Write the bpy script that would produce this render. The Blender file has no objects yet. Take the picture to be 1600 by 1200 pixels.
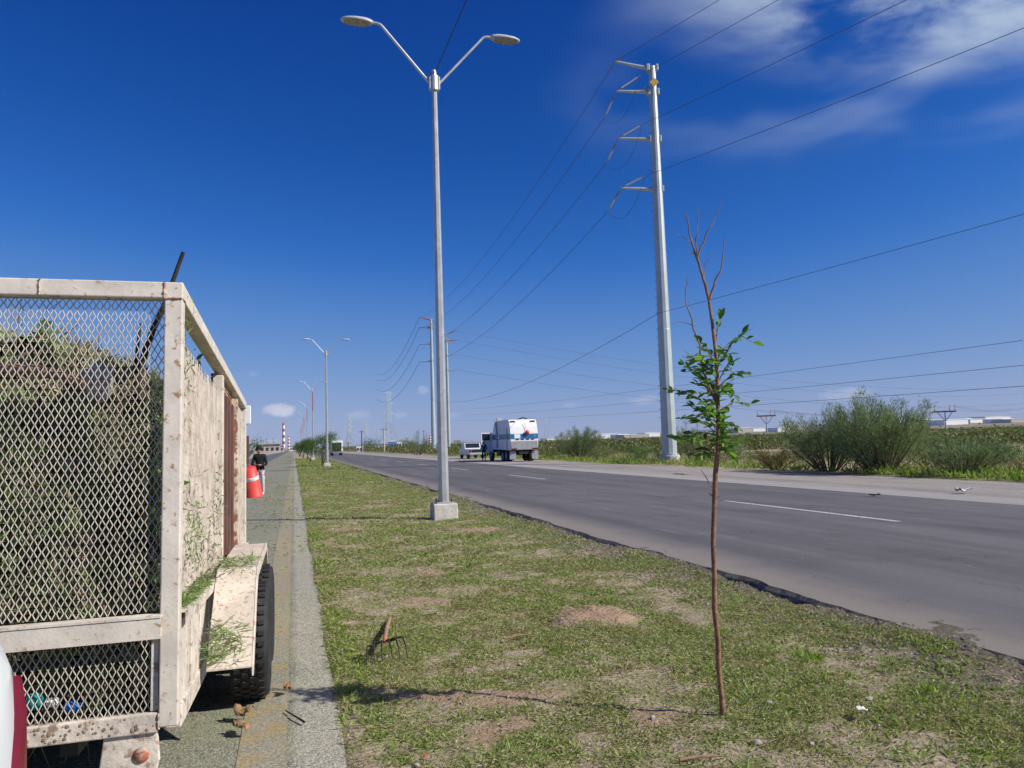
import bpy, bmesh, math, random
import numpy as np
from mathutils import Vector, Matrix
R = math.radians
random.seed(7); rng = np.random.default_rng(11)
sc = bpy.context.scene
COL = sc.collection

# ------------------------------------------------------------------ camera
cam = bpy.data.cameras.new('camera'); camo = bpy.data.objects.new('camera', cam); COL.objects.link(camo)
cam.sensor_width = 36; cam.lens = 36 * 1180 / 1600; cam.clip_start = .05; cam.clip_end = 80000
_r = Vector((0.96050929, -0.27663404, -0.02992508)); _u = Vector((0.00723497, -0.08268168, 0.99654975)); _f = Vector((0.27815384, 0.9574118, 0.07741508))
mw = Matrix((( _r.x, _u.x, -_f.x, 0), (_r.y, _u.y, -_f.y, 0), (_r.z, _u.z, -_f.z, 1.62), (0, 0, 0, 1)))
camo.matrix_world = mw
sc.camera = camo
# ------------------------------------------------------------------ sun, sky, exposure
SUN_EL = 39.0
SH = Vector((-.85, .525, 0)).normalized()                    # the way shadows fall on the ground
ray = Vector((SH.x * math.cos(R(SUN_EL)), SH.y * math.cos(R(SUN_EL)), -math.sin(R(SUN_EL))))
sl = bpy.data.lights.new('sun', 'SUN'); sl.energy = 4.6; sl.angle = R(.53); sl.color = (1, .95, .86)
so = bpy.data.objects.new('sun', sl); COL.objects.link(so); so.rotation_euler = ray.to_track_quat('-Z', 'Y').to_euler()
sc.view_settings.view_transform = 'Standard'; sc.view_settings.look = 'None'; sc.view_settings.gamma = 1
sc.view_settings.use_curve_mapping = False; sc.view_settings.exposure = 0.35
w = bpy.data.worlds.new('World'); sc.world = w; w.use_nodes = True
nt = w.node_tree; nt.nodes.clear()
class NG:
    """small node helper"""
    def __init__(s, t): s.t = t
    def n(s, ty, **k):
        a = s.t.nodes.new(ty)
        for q, v in k.items(): setattr(a, q, v)
        return a
    def l(s, a, b): s.t.links.new(a, b)
    def m(s, op, a, b=None, c=None):
        q = s.n('ShaderNodeMath', operation=op)
        for i, v in enumerate((a, b, c)):
            if v is None: continue
            if isinstance(v, (int, float)): q.inputs[i].default_value = v
            else: s.l(v, q.inputs[i])
        return q.outputs[0]
    def ss(s, v, lo, hi):
        q = s.n('ShaderNodeMapRange', interpolation_type='SMOOTHSTEP'); s.l(v, q.inputs[0])
        q.inputs[1].default_value = lo; q.inputs[2].default_value = hi; return q.outputs[0]
    def mix(s, f, a, b, mode='MIX'):
        q = s.n('ShaderNodeMix', data_type='RGBA', blend_type=mode)
        for i, v in ((0, f), (6, a), (7, b)):
            if isinstance(v, (int, float)): q.inputs[i].default_value = v
            elif isinstance(v, tuple): q.inputs[i].default_value = (*v, 1)
            else: s.l(v, q.inputs[i])
        return q.outputs[2]
    def noise(s, vec, sc_, det=4, rough=.55, dist=0):
        q = s.n('ShaderNodeTexNoise'); q.inputs['Scale'].default_value = sc_; q.inputs['Detail'].default_value = det
        q.inputs['Roughness'].default_value = rough; q.inputs['Distortion'].default_value = dist
        if vec is not None: s.l(vec, q.inputs['Vector'])
        return q.outputs['Fac']
g = NG(nt)
out = g.n('ShaderNodeOutputWorld'); bg = g.n('ShaderNodeBackground'); g.l(bg.outputs[0], out.inputs[0])
sky = g.n('ShaderNodeTexSky', sky_type='NISHITA'); sky.sun_disc = False; sky.sun_elevation = R(SUN_EL)
sky.sun_rotation = math.atan2(-SH.x, -SH.y); sky.altitude = 1100; sky.air_density = 1.0; sky.dust_density = .35; sky.ozone_density = 3.0
bg.inputs[1].default_value = .085
# one tone curve over the whole sky: the deep, saturated blue of the photograph
KS = .085 * 2 ** .35 * .5
k1 = g.n('ShaderNodeVectorMath', operation='SCALE'); k1.inputs['Scale'].default_value = KS; g.l(sky.outputs[0], k1.inputs[0])
crv = g.n('ShaderNodeRGBCurve'); cm = crv.mapping; cm.use_clip = False
for ch, pts in enumerate((((.06, .0002), (.103, .0012), (.146, .013), (.172, .023), (.232, .075), (.413, .195), (.661, .312), (2, .75)), ((.10, .020), (.182, .064), (.255, .114), (.295, .145), (.383, .218), (.60, .332), (.747, .388), (2, .85)), ((.346, .338), (.456, .458), (.50, .512), (.60, .572), (.724, .615), (2, 1.0)))):
    c_ = cm.curves[ch]; c_.points[0].location = (0, 0); c_.points[1].location = (pts[-1][0] / 2, pts[-1][1] / 2)
    for a_, b_ in pts[:-1]: c_.points.new(a_ / 2, b_ / 2)
cm.update(); g.l(k1.outputs[0], crv.inputs['Color'])
hs = g.n('ShaderNodeVectorMath', operation='SCALE'); hs.inputs['Scale'].default_value = 1 / KS; g.l(crv.outputs[0], hs.inputs[0])
tc = g.n('ShaderNodeTexCoord'); sx = g.n('ShaderNodeSeparateXYZ'); g.l(tc.outputs['Generated'], sx.inputs[0])
X, Y, Z = sx.outputs
zc = g.m('MAXIMUM', Z, .03)
cu = g.m('DIVIDE', X, zc); cv = g.m('DIVIDE', Y, zc)
cmb = g.n('ShaderNodeCombineXYZ'); g.l(cu, cmb.inputs[0]); g.l(cv, cmb.inputs[1])
mp = g.n('ShaderNodeMapping'); mp.inputs['Rotation'].default_value = (0, 0, R(35)); mp.inputs['Scale'].default_value = (1, 1.35, 1); g.l(cmb.outputs[0], mp.inputs[0])
n1 = g.noise(mp.outputs[0], 2.3, 8, .58, .35); n2 = g.noise(mp.outputs[0], .85, 3, .5, .2)
du = g.m('SUBTRACT', cu, 1.42); dv = g.m('SUBTRACT', cv, .70)
dd = g.m('SQRT', g.m('ADD', g.m('MULTIPLY', du, du), g.m('MULTIPLY', dv, dv)))
area = g.m('SUBTRACT', 1, g.ss(dd, .50, 1.15)); wide = g.m('MULTIPLY', g.m('SUBTRACT', 1, g.ss(dd, .8, 1.9)), g.ss(cu, .62, 1.0))
n3 = g.noise(cmb.outputs[0], 2.1, 2, .45, .3)
cirr = g.m('MULTIPLY', g.m('MULTIPLY', g.ss(n1, .30, .70), g.ss(n2, .26, .55)), g.m('MULTIPLY', area, 1.5))
veil = g.m('MULTIPLY', g.m('MULTIPLY', g.ss(n3, .42, .75), wide), .36)
cirr = g.m('MINIMUM', g.m('ADD', cirr, veil), .72)
# small far cumulus puffs, low over the plain (azimuth, elevation, half sizes in radians, strength)
az = g.m('ARCTAN2', X, Y); el = g.m('ARCSINE', Z)
pn = g.noise(tc.outputs['Generated'], 60, 5, .6)
pw = g.m('MULTIPLY', g.m('SUBTRACT', pn, .5), 1.5)
puff = None
for (a, e, sa, se, st) in ((-.018, .0505, .021, .0085, .80), (.165, .072, .008, .006, .25), (.082, .0410, .016, .006, .22), (.137, .040, .010, .005, .28), (.204, .039, .008, .004, .2), (-.048, .096, .008, .004, .14), (.455, .05, .02, .006, .25), (.70, .046, .03, .008, .3), (.36, .047, .014, .004, .2)):
    xx = g.m('DIVIDE', g.m('SUBTRACT', az, a), sa); yy = g.m('DIVIDE', g.m('SUBTRACT', el, e), se)
    r2 = g.m('ADD', g.m('ADD', g.m('MULTIPLY', xx, xx), g.m('MULTIPLY', yy, yy)), g.m('MULTIPLY', pw, 2.2))
    b = g.m('MULTIPLY', g.m('SUBTRACT', 1, g.ss(r2, -.1, 1.5)), st)
    puff = b if puff is None else g.m('MAXIMUM', puff, b)
c1 = g.mix(cirr, hs.outputs[0], (5.0, 6.0, 7.2))
c2 = g.mix(puff, c1, (6.6, 6.6, 7.3))
g.l(c2, bg.inputs[0])

# ------------------------------------------------------------------ helpers: objects
def prop(o, label=None, cat=None, group=None, kind=None):
    if label: o['label'] = label
    if cat: o['category'] = cat
    if group: o['group'] = group
    if kind: o['kind'] = kind
    return o
def empty(name, loc=(0, 0, 0), rz=0, **k):
    o = bpy.data.objects.new(name, None); COL.objects.link(o); o.location = loc; o.rotation_euler = (0, 0, rz); o.empty_display_size = .1
    return prop(o, **k)
class MB:
    def __init__(s): s.v = []; s.f = []; s.mi = []; s.sm = []
    def add(s, vs, fs, mi=0, sm=False):
        b = len(s.v); s.v += [tuple(p) for p in vs]
        for f in fs: s.f.append([b + i for i in f]); s.mi.append(mi); s.sm.append(sm)
        return s
    def box(s, c, d, mi=0, M=None, taper=1.0):
        x, y, z = (q / 2 for q in d)
        vs = [Vector((sx_ * x * (taper if sz > 0 else 1), sy * y * (taper if sz > 0 else 1), sz * z)) for sz in (-1, 1) for sy in (-1, 1) for sx_ in (-1, 1)]
        if M is not None: vs = [M @ p for p in vs]
        vs = [p + Vector(c) for p in vs]
        return s.add(vs, [(0, 2, 3, 1), (4, 5, 7, 6), (0, 1, 5, 4), (2, 6, 7, 3), (0, 4, 6, 2), (1, 3, 7, 5)], mi)
    def bar(s, a, b, wd, ht, mi=0):
        a, b = Vector(a), Vector(b); d = b - a
        q = d.to_track_quat('Y', 'Z').to_matrix()
        return s.box((a + b) / 2, (wd, d.length, ht), mi, q)
    def tube(s, pts, rad, n=8, mi=0, cap=True, sm=True):
        pts = [Vector(p) for p in pts]
        rad = [float(q) for q in rad] if hasattr(rad, "__len__") else [float(rad)] * len(pts)
        rings = []; t0 = None
        up = Vector((.31, .17, .93))
        for i, p in enumerate(pts):
            t = (pts[min(i + 1, len(pts) - 1)] - pts[max(i - 1, 0)]).normalized()
            if abs(t.dot(up)) > .95: up = Vector((.9, .3, .1)) if t0 is None else up
            a = t.cross(up).normalized(); bb = t.cross(a); t0 = t
            rings.append([p + rad[i] * (math.cos(2 * math.pi * k / n) * a + math.sin(2 * math.pi * k / n) * bb) for k in range(n)])
        vs = [q for r in rings for q in r]; fs = []
        for i in range(len(pts) - 1):
            for k in range(n): fs.append((i * n + k, i * n + (k + 1) % n, (i + 1) * n + (k + 1) % n, (i + 1) * n + k))
        s.add(vs, fs, mi, sm)
        if cap: s.add(rings[0], [tuple(range(n))], mi); s.add(rings[-1], [tuple(range(n - 1, -1, -1))], mi)
        return s
    def prism(s, prof, x0, x1, mi=0, axis='X', inset=None):
        """profile of (a,b) extruded along axis: X -> (x,a,b), Y -> (a,y,b), Z -> (a,b,z)"""
        f = {'X': lambda a, b, t: (t, a, b), 'Y': lambda a, b, t: (a, t, b), 'Z': lambda a, b, t: (a, b, t)}[axis]
        n = len(prof)
        vs = [f(a, b, x0) for a, b in prof] + [f(a, b, x1) for a, b in prof]
        return s.add(vs, [tuple(range(n)), tuple(range(2 * n - 1, n - 1, -1))] + [(i, i + n, (i + 1) % n + n, (i + 1) % n) for i in range(n)], mi)
    def lathe(s, prof, c=(0, 0, 0), n=24, mi=0, axis='Z', M=None, sm=True):
        vs = []
        for r, h in prof:
            for k in range(n):
                a = 2 * math.pi * k / n; x, y = r * math.cos(a), r * math.sin(a)
                p = Vector({'Z': (x, y, h), 'X': (h, x, y), 'Y': (x, h, y)}[axis])
                if M is not None: p = M @ p
                vs.append(p + Vector(c))
        fs = [(i * n + k, i * n + (k + 1) % n, (i + 1) * n + (k + 1) % n, (i + 1) * n + k) for i in range(len(prof) - 1) for k in range(n)]
        return s.add(vs, fs, mi, sm)
    def mesh(s, name, mats):
        me = bpy.data.meshes.new(name); me.from_pydata(s.v, [], s.f)
        for m_ in (mats if isinstance(mats, (list, tuple)) else [mats]): me.materials.append(m_)
        me.polygons.foreach_set('material_index', s.mi); me.polygons.foreach_set('use_smooth', s.sm)
        bm = bmesh.new(); bm.from_mesh(me); bmesh.ops.recalc_face_normals(bm, faces=bm.faces); bm.to_mesh(me); bm.free()
        me.update(); return me
    def build(s, name, mats, parent=None, bevel=0, loc=None, **k):
        o = bpy.data.objects.new(name, s.mesh(name, mats)); COL.objects.link(o)
        if parent is not None: o.parent = parent
        if loc is not None: o.location = loc
        if bevel:
            b = o.modifiers.new('bevel', 'BEVEL'); b.width = bevel; b.segments = 2; b.limit_method = 'ANGLE'; b.angle_limit = R(40)
        return prop(o, **k)
def npmesh(name, V, F, mats, parent=None, mi=None, smooth=False, **k):
    """numpy verts and equal-size faces to one mesh object"""
    V = np.asarray(V, np.float32); F = np.asarray(F, np.int32); n, c = F.shape
    me = bpy.data.meshes.new(name); me.vertices.add(len(V)); me.vertices.foreach_set('co', V.ravel())
    me.loops.add(n * c); me.loops.foreach_set('vertex_index', F.ravel())
    me.polygons.add(n); me.polygons.foreach_set('loop_start', np.arange(0, n * c, c, dtype=np.int32))
    try: me.polygons.foreach_set('loop_total', np.full(n, c, np.int32))
    except Exception: pass
    for m_ in (mats if isinstance(mats, (list, tuple)) else [mats]): me.materials.append(m_)
    if mi is not None: me.polygons.foreach_set('material_index', np.asarray(mi, np.int32))
    if smooth: me.polygons.foreach_set('use_smooth', np.ones(n, bool))
    me.update(calc_edges=True); me.validate()
    o = bpy.data.objects.new(name, me); COL.objects.link(o)
    if parent is not None: o.parent = parent
    return prop(o, **k)
def copy_tree(o, parent=None):
    c = o.copy(); COL.objects.link(c); c.parent = parent
    for ch in list(o.children): copy_tree(ch, c)
    return c
# ---- numpy noise
_lat = np.random.default_rng(5).random((256, 256))
def vnoise(x, y):
    xi = np.floor(x).astype(int); yi = np.floor(y).astype(int); fx = x - xi; fy = y - yi
    fx = fx * fx * (3 - 2 * fx); fy = fy * fy * (3 - 2 * fy); a = lambda i, j: _lat[(xi + i) % 256, (yi + j) % 256]
    return (a(0, 0) * (1 - fx) + a(1, 0) * fx) * (1 - fy) + (a(0, 1) * (1 - fx) + a(1, 1) * fx) * fy
def fbm(x, y, o=4):
    x = np.asarray(x, float); y = np.asarray(y, float); t = 0; am = .5
    for i in range(o): t = t + am * vnoise(x + 17.3 * i, y + 31.7 * i); x = x * 2.03; y = y * 2.03; am *= .5
    return t
def unit(v): return v / np.maximum(np.linalg.norm(v, axis=-1, keepdims=True), 1e-9)
def leaf_quads(P, D, L, Wd, fold=None):
    """rhomb leaves: base P, direction D, length L, width Wd"""
    P = np.asarray(P, float); n = len(P); D = unit(np.asarray(D, float)); S = unit(np.cross(D, rng.normal(size=(n, 3))))
    L = np.broadcast_to(L, n)[:, None]; Wd = np.broadcast_to(Wd, n)[:, None]
    V = np.stack([P, P + .45 * L * D + S * Wd / 2, P + L * D, P + .45 * L * D - S * Wd / 2], 1).reshape(-1, 3)
    return V, np.arange(4 * n).reshape(n, 4)
# ------------------------------------------------------------------ helpers: materials
def new_mat(name):
    m_ = bpy.data.materials.new(name); m_.use_nodes = True; t = m_.node_tree; t.nodes.clear(); q = NG(t)
    o = q.n('ShaderNodeOutputMaterial'); b = q.n('ShaderNodeBsdfPrincipled'); q.l(b.outputs[0], o.inputs[0])
    return m_, q, b, o
def bump(q, b, h, st, dist=.01):
    bp = q.n('ShaderNodeBump'); bp.inputs['Strength'].default_value = st; bp.inputs['Distance'].default_value = dist
    q.l(h, bp.inputs['Height']); q.l(bp.outputs[0], b.inputs['Normal'])
def mat(name, col, rough=.7, var=.18, scale=6, metal=0, bmp=0, col2=None, thr=(.55, .68), sc2=None, spec=.4):
    """colour with mottled variation; col2 = stains/rust patches with a shape of their own"""
    m_, q, b, o = new_mat(name)
    t = q.n('ShaderNodeTexCoord').outputs['Object']
    f = q.noise(t, scale, 5, .6)
    lo = tuple(c * (1 - var) for c in col); hi = tuple(min(1, c * (1 + var)) for c in col)
    c = q.mix(q.ss(f, .3, .7), lo, hi)
    if col2: c = q.mix(q.ss(q.noise(t, sc2 or scale * 2.3, 6, .65, .3), *thr), c, col2)
    q.l(c, b.inputs['Base Color']); b.inputs['Roughness'].default_value = rough; b.inputs['Metallic'].default_value = metal
    b.inputs['Specular IOR Level'].default_value = spec
    if bmp: bump(q, b, q.noise(t, scale * 6, 5, .6), bmp)
    return m_
def leaf_mat(name, a, b_, trans=.35, rough=.55, rnd='island', patch=None):
    m_, q, b, o = new_mat(name)
    if rnd == 'island': f = q.n('ShaderNodeNewGeometry').outputs['Random Per Island']
    else: f = q.n('ShaderNodeObjectInfo').outputs['Random']
    c = q.mix(f, a, b_)
    if patch:
        pn_ = q.noise(q.n('ShaderNodeTexCoord').outputs['Object'], patch[1], 3, .6)
        c = q.mix(q.m('MULTIPLY', q.ss(pn_, .48, .60), .8), c, q.mix(f, *patch[0]))
    q.l(c, b.inputs['Base Color']); b.inputs['Roughness'].default_value = rough; b.inputs['Specular IOR Level'].default_value = .3
    tr = q.n('ShaderNodeBsdfTranslucent'); q.l(q.mix(1.0, c, (1.0, 1.05, .55), 'MULTIPLY'), tr.inputs[0])
    mx = q.n('ShaderNodeMixShader'); mx.inputs[0].default_value = trans; q.l(b.outputs[0], mx.inputs[1]); q.l(tr.outputs[0], mx.inputs[2]); q.l(mx.outputs[0], o.inputs[0])
    return m_
MT = {}
MT['galv'] = mat('galvanised_steel', (.52, .52, .51), .45, .12, 3, .55, 0, (.40, .41, .41), (.5, .7), 9)
MT['galv_pole'] = mat('weathered_steel_pole', (.44, .50, .51), .5, .1, .6, .35, 0, (.36, .41, .42), (.5, .75), 1.4)
MT['concrete'] = mat('concrete', (.50, .47, .42), .9, .2, 5, 0, .3, (.30, .27, .22), (.56, .7), 4)
MT['dark_metal'] = mat('dark_steel', (.035, .033, .032), .5, .3, 10, .3)
MT['rubber'] = mat('tyre_rubber', (.022, .022, .023), .75, .3, 14, 0, .2, (.07, .06, .05), (.58, .75), 6)
MT['cable'] = mat('black_cable', (.03, .032, .036), .6, .1, 1)
MT['conductor'] = mat('dull_aluminium_conductor', (.07, .085, .115), .5, .1, 1, .3)
MT['cream'] = mat('chipped_cream_paint', (.62, .56, .475), .65, .16, 4, 0, .25, (.34, .20, .11), (.57, .66), 24)
MT['cream_fleck'] = mat('mud_flecked_cream_paint', (.60, .52, .43), .75, .15, 5, 0, .3, (.36, .27, .19), (.53, .63), 44)
MT['cream_dirty'] = mat('muddy_cream_paint', (.58, .51, .43), .8, .2, 6, 0, .5, (.30, .22, .16), (.53, .64), 15)
MT['cream_mesh'] = mat('expanded_metal_cream', (.48, .43, .365), .6, .18, 9, 0, 0, (.28, .18, .12), (.60, .72), 20)
MT['side_mesh'] = mat('dirty_expanded_metal', (.56, .48, .405), .7, .22, 7, 0, 0, (.30, .20, .14), (.54, .68), 12)
MT['rust'] = mat('red_brown_sheet', (.13, .062, .047), .7, .25, 3, 0, .2, (.22, .12, .08), (.55, .72), 7)
MT['rust_cream'] = mat('flaking_paint_over_rust', (.60, .48, .36), .8, .2, 5, 0, .4, (.26, .11, .06), (.47, .55), 9)
MT['white'] = mat('white_paint', (.78, .78, .77), .35, .05, 2)
MT['carwhite'] = mat('white_car_paint', (.62, .66, .67), .18, .02, 1, 0, 0, spec=.6)
MT['blue'] = mat('blue_stripe_paint', (.015, .17, .36), .35, .08, 3)
MT['truckgrey'] = mat('steel_hopper_grey', (.36, .37, .38), .45, .15, 3, .3, 0, (.22, .21, .2), (.58, .75), 5)
MT['black'] = mat('black_plastic', (.018, .018, .02), .5, .2, 5)
MT['glass'] = mat('dark_glass', (.02, .025, .03), .06, .1, 1, 0, 0, spec=.8)
MT['red'] = mat('red_lens', (.15, .006, .022), .2, .15, 5)
MT['orange'] = mat('orange_red_plastic', (.74, .065, .045), .45, .12, 4)
MT['orange_paint'] = mat('orange_paint', (.52, .13, .06), .6, .3, 30)
MT['amber'] = mat('amber_reflector', (.38, .11, .06), .5, .3, 25, 0, 0, (.42, .33, .25), (.5, .62), 20)
MT['wood'] = mat('worn_wood_handle', (.30, .19, .11), .7, .25, 25)
MT['bark'] = mat('sapling_bark', (.27, .145, .085), .85, .35, 22, 0, .5, (.13, .075, .05), (.52, .66), 40)
MT['deadwood'] = mat('dry_twig_bark', (.24, .14, .095), .85, .3, 22)
MT['darkbark'] = mat('dark_branch_bark', (.035, .028, .022), .9, .4, 14, 0, .5)
MT['shrubstem'] = mat('shrub_stem', (.10, .075, .05), .9, .3, 5)
MT['redpaint'] = mat('faded_red_steel', (.42, .10, .085), .6, .2, 2)
MT['stone'] = mat('pale_stone', (.38, .34, .30), .9, .25, 18, 0, .4)
MT['litter'] = mat('white_litter', (.75, .75, .74), .6, .1, 12)
MT['yellow_sign'] = mat('yellow_tag', (.72, .42, .08), .5, .2, 3)
MT['insul'] = mat('grey_insulator', (.24, .27, .31), .4, .15, 4)
MT['lens'] = mat('lamp_lens', (.30, .27, .21), .25, .3, 9)
MT['lampgrey'] = mat('lamp_housing_grey', (.42, .44, .46), .5, .1, 6)
def ground_mats():
    # median soil
    m_, q, b, o = new_mat('median_soil'); t = q.n('ShaderNodeTexCoord').outputs['Object']
    s_ = q.n('ShaderNodeSeparateXYZ'); q.l(t, s_.inputs[0])
    a = q.noise(t, 1.1, 6, .6); f = q.noise(t, 38, 5, .7); g2 = q.noise(t, 4.5, 5, .65)
    c = q.mix(q.ss(f, .3, .7), (.24, .19, .14), (.54, .43, .32))
    c = q.mix(q.m('MULTIPLY', q.ss(g2, .42, .60), .75), c, q.mix(q.ss(f, .3, .7), (.12, .15, .045), (.26, .27, .11)))   # dry mown stubble
    c = q.mix(q.m('MULTIPLY', q.ss(a, .56, .68), .55), c, (.40, .29, .20))
    at_ = q.n('ShaderNodeAttribute', attribute_name='bare').outputs['Fac']
    c = q.mix(q.ss(q.m('ADD', at_, q.m('MULTIPLY', q.m('SUBTRACT', f, .5), .9)), .30, .62), c, q.mix(q.ss(q.noise(t, 60, 5, .7), .3, .7), (.27, .185, .125), (.46, .325, .23)))
    xw = q.m('ADD', s_.outputs[0], q.m('MULTIPLY', q.m('SUBTRACT', g2, .5), 2.2))
    c = q.mix(q.m('MULTIPLY', q.ss(xw, 3.75, 4.55), .8), c, q.mix(q.ss(f, .4, .65), (.045, .042, .038), (.15, .135, .115)))   # crumbled asphalt by the road
    q.l(c, b.inputs['Base Color']); b.inputs['Roughness'].default_value = .95; b.inputs['Specular IOR Level'].default_value = .15
    bump(q, b, q.m('ADD', f, q.m('MULTIPLY', q.noise(t, 120, 3, .7), .5)), .8, .02); MT['soil'] = m_
    m_, q, b, o = new_mat('bare_reddish_soil'); t = q.n('ShaderNodeTexCoord').outputs['Object']; f = q.noise(t, 45, 6, .7)
    q.l(q.mix(q.ss(f, .3, .7), (.24, .165, .11), (.43, .30, .21)), b.inputs['Base Color']); b.inputs['Roughness'].default_value = .95; bump(q, b, f, .9, .02); MT['dirt'] = m_
    # left carriageway: chip seal strewn with clippings
    m_, q, b, o = new_mat('chip_seal'); t = q.n('ShaderNodeTexCoord').outputs['Object']
    s_ = q.n('ShaderNodeSeparateXYZ'); q.l(t, s_.inputs[0])
    vo = q.n('ShaderNodeTexVoronoi'); vo.inputs['Scale'].default_value = 85; q.l(t, vo.inputs['Vector'])
    cr = q.noise(vo.outputs['Position'], 400, 1)
    a = q.noise(t, 1.4, 5, .6)
    c = q.mix(q.ss(cr, .3, .7), (.145, .138, .112), (.40, .38, .31))
    c = q.mix(q.m('MULTIPLY', q.ss(vo.outputs['Distance'], .35, .75), .6), c, (.065, .062, .052))
    c = q.mix(q.m('MULTIPLY', q.ss(a, .40, .62), .5), c, (.24, .255, .15))
    xs = q.m('ADD', s_.outputs[0], q.m('MULTIPLY', q.m('SUBTRACT', a, .5), .10))
    c = q.mix(q.m('MULTIPLY', q.ss(xs, -.05, .04), .7), c, q.mix(q.ss(cr, .3, .7), (.23, .215, .17), (.50, .47, .39)))    # dusty margin
    far = q.ss(s_.outputs[1], 30, 70); lane = q.m('SUBTRACT', 1, q.ss(s_.outputs[0], -3.6, -3.0))
    c = q.mix(q.m('MULTIPLY', far, lane), c, (.12, .12, .125))
    q.l(c, b.inputs['Base Color']); b.inputs['Roughness'].default_value = .9; b.inputs['Specular IOR Level'].default_value = .2
    bump(q, b, q.m('SUBTRACT', 1, vo.outputs['Distance']), .7, .006); MT['chip'] = m_
    m_, q, b, o = new_mat('worn_yellow_paint'); t = q.n('ShaderNodeTexCoord').outputs['Object']
    f = q.noise(t, 60, 4, .7); a = q.noise(t, 5, 5, .6)
    c = q.mix(q.ss(f, .35, .65), (.22, .175, .09), (.38, .285, .135)); c = q.mix(q.m('MULTIPLY', q.ss(q.m('ADD', a, q.m('MULTIPLY', q.m('SUBTRACT', f, .5), .5)), .34, .62), .85), c, q.mix(q.ss(f, .35, .65), (.14, .14, .11), (.33, .32, .26)))
    q.l(c, b.inputs['Base Color']); b.inputs['Roughness'].default_value = .9; bump(q, b, f, .5, .006); MT['yellow'] = m_
    # right carriageway asphalt
    m_, q, b, o = new_mat('asphalt'); t = q.n('ShaderNodeTexCoord').outputs['Object']
    s_ = q.n('ShaderNodeSeparateXYZ'); q.l(t, s_.inputs[0])
    mp_ = q.n('ShaderNodeMapping'); mp_.inputs['Scale'].default_value = (1, .06, 1); q.l(t, mp_.inputs[0])
    st = q.noise(mp_.outputs[0], 1.3, 4, .6); f = q.noise(t, 120, 4, .75); a = q.noise(t, .7, 5, .6)
    c = q.mix(q.ss(st, .3, .7), (.074, .070, .074), (.128, .120, .123)); c = q.mix(q.m('MULTIPLY', q.ss(f, .3, .75), .5), c, (.17, .16, .16))
    mq = q.n('ShaderNodeMapping'); mq.inputs['Scale'].default_value = (1, .16, 1); q.l(t, mq.inputs[0])
    c = q.mix(q.m('MULTIPLY', q.ss(q.noise(mq.outputs[0], 2.4, 6, .7, .4), .58, .70), .35), c, (.23, .22, .215))
    vc = q.n('ShaderNodeTexVoronoi', feature='DISTANCE_TO_EDGE'); vc.inputs['Scale'].default_value = .55; dn = q.n('ShaderNodeVectorMath', operation='ADD'); q.l(t, dn.inputs[0]); nv = q.n('ShaderNodeTexNoise'); nv.inputs['Scale'].default_value = 2.5; q.l(t, nv.inputs['Vector']); q.l(nv.outputs['Color'], dn.inputs[1]); q.l(dn.outputs[0], vc.inputs['Vector'])
    c = q.mix(q.m('MULTIPLY', q.m('MULTIPLY', q.m('SUBTRACT', 1, q.ss(vc.outputs['Distance'], .002, .010)), q.ss(a, .42, .58)), .6), c, (.05, .047, .047))
    c = q.mix(q.m('MULTIPLY', q.ss(a, .52, .72), .45), c, (.075, .071, .073))
    ed = q.m('ADD', s_.outputs[0], q.m('MULTIPLY', q.m('SUBTRACT', a, .5), .7))
    c = q.mix(q.m('MULTIPLY', q.m('SUBTRACT', 1, q.ss(ed, 4.85, 5.75)), .8), c, q.mix(q.ss(f, .3, .7), (.19, .165, .14), (.29, .25, .21)))   # dust along the edge
    q.l(c, b.inputs['Base Color']); b.inputs['Roughness'].default_value = .82; b.inputs['Specular IOR Level'].default_value = .3; bump(q, b, f, .6, .008); MT['asphalt'] = m_
    MT['asphalt_edge'] = mat('broken_asphalt_edge', (.12, .108, .095), .95, .5, 25, 0, 1.0, (.25, .21, .165), (.46, .6), 9)
    m_, q, b, o = new_mat('worn_white_line'); t = q.n('ShaderNodeTexCoord').outputs['Object']; f = q.noise(t, 22, 5, .7)
    q.l(q.mix(q.ss(f, .35, .6), (.22, .21, .21), (.55, .55, .54)), b.inputs['Base Color']); b.inputs['Roughness'].default_value = .8; MT['line'] = m_
    # shoulder
    m_, q, b, o = new_mat('gravel_shoulder'); t = q.n('ShaderNodeTexCoord').outputs['Object']
    s_ = q.n('ShaderNodeSeparateXYZ'); q.l(t, s_.inputs[0])
    mp_ = q.n('ShaderNodeMapping'); mp_.inputs['Scale'].default_value = (1, .12, 1); q.l(t, mp_.inputs[0])
    a = q.noise(mp_.outputs[0], .9, 5, .6); f = q.noise(t, 14, 6, .75)
    c = q.mix(q.ss(f, .3, .7), (.20, .175, .155), (.37, .335, .30)); c = q.mix(q.m('MULTIPLY', q.ss(a, .5, .62), .55), c, (.16, .14, .125))
    xs = q.m('ADD', s_.outputs[0], q.m('MULTIPLY', q.m('SUBTRACT', f, .5), .35))
    c = q.mix(q.m('MULTIPLY', q.m('SUBTRACT', 1, q.ss(xs, 15.0, 15.4)), .8), c, (.33, .31, .295))
    q.l(c, b.inputs['Base Color']); b.inputs['Roughness'].default_value = .95; bump(q, b, f, .8, .04); MT['gravel'] = m_
    # desert
    m_, q, b, o = new_mat('desert_ground'); t = q.n('ShaderNodeTexCoord').outputs['Object']
    a = q.noise(t, .045, 7, .62); f = q.noise(t, 1.4, 6, .7); w_ = q.noise(t, .0035, 5, .6)
    c = q.mix(q.ss(f, .3, .7), (.26, .20, .125), (.44, .35, .235))
    c = q.mix(q.m('MULTIPLY', q.ss(a, .40, .58), .85), c, q.mix(q.ss(f, .35, .65), (.085, .10, .038), (.20, .185, .085)))
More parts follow.
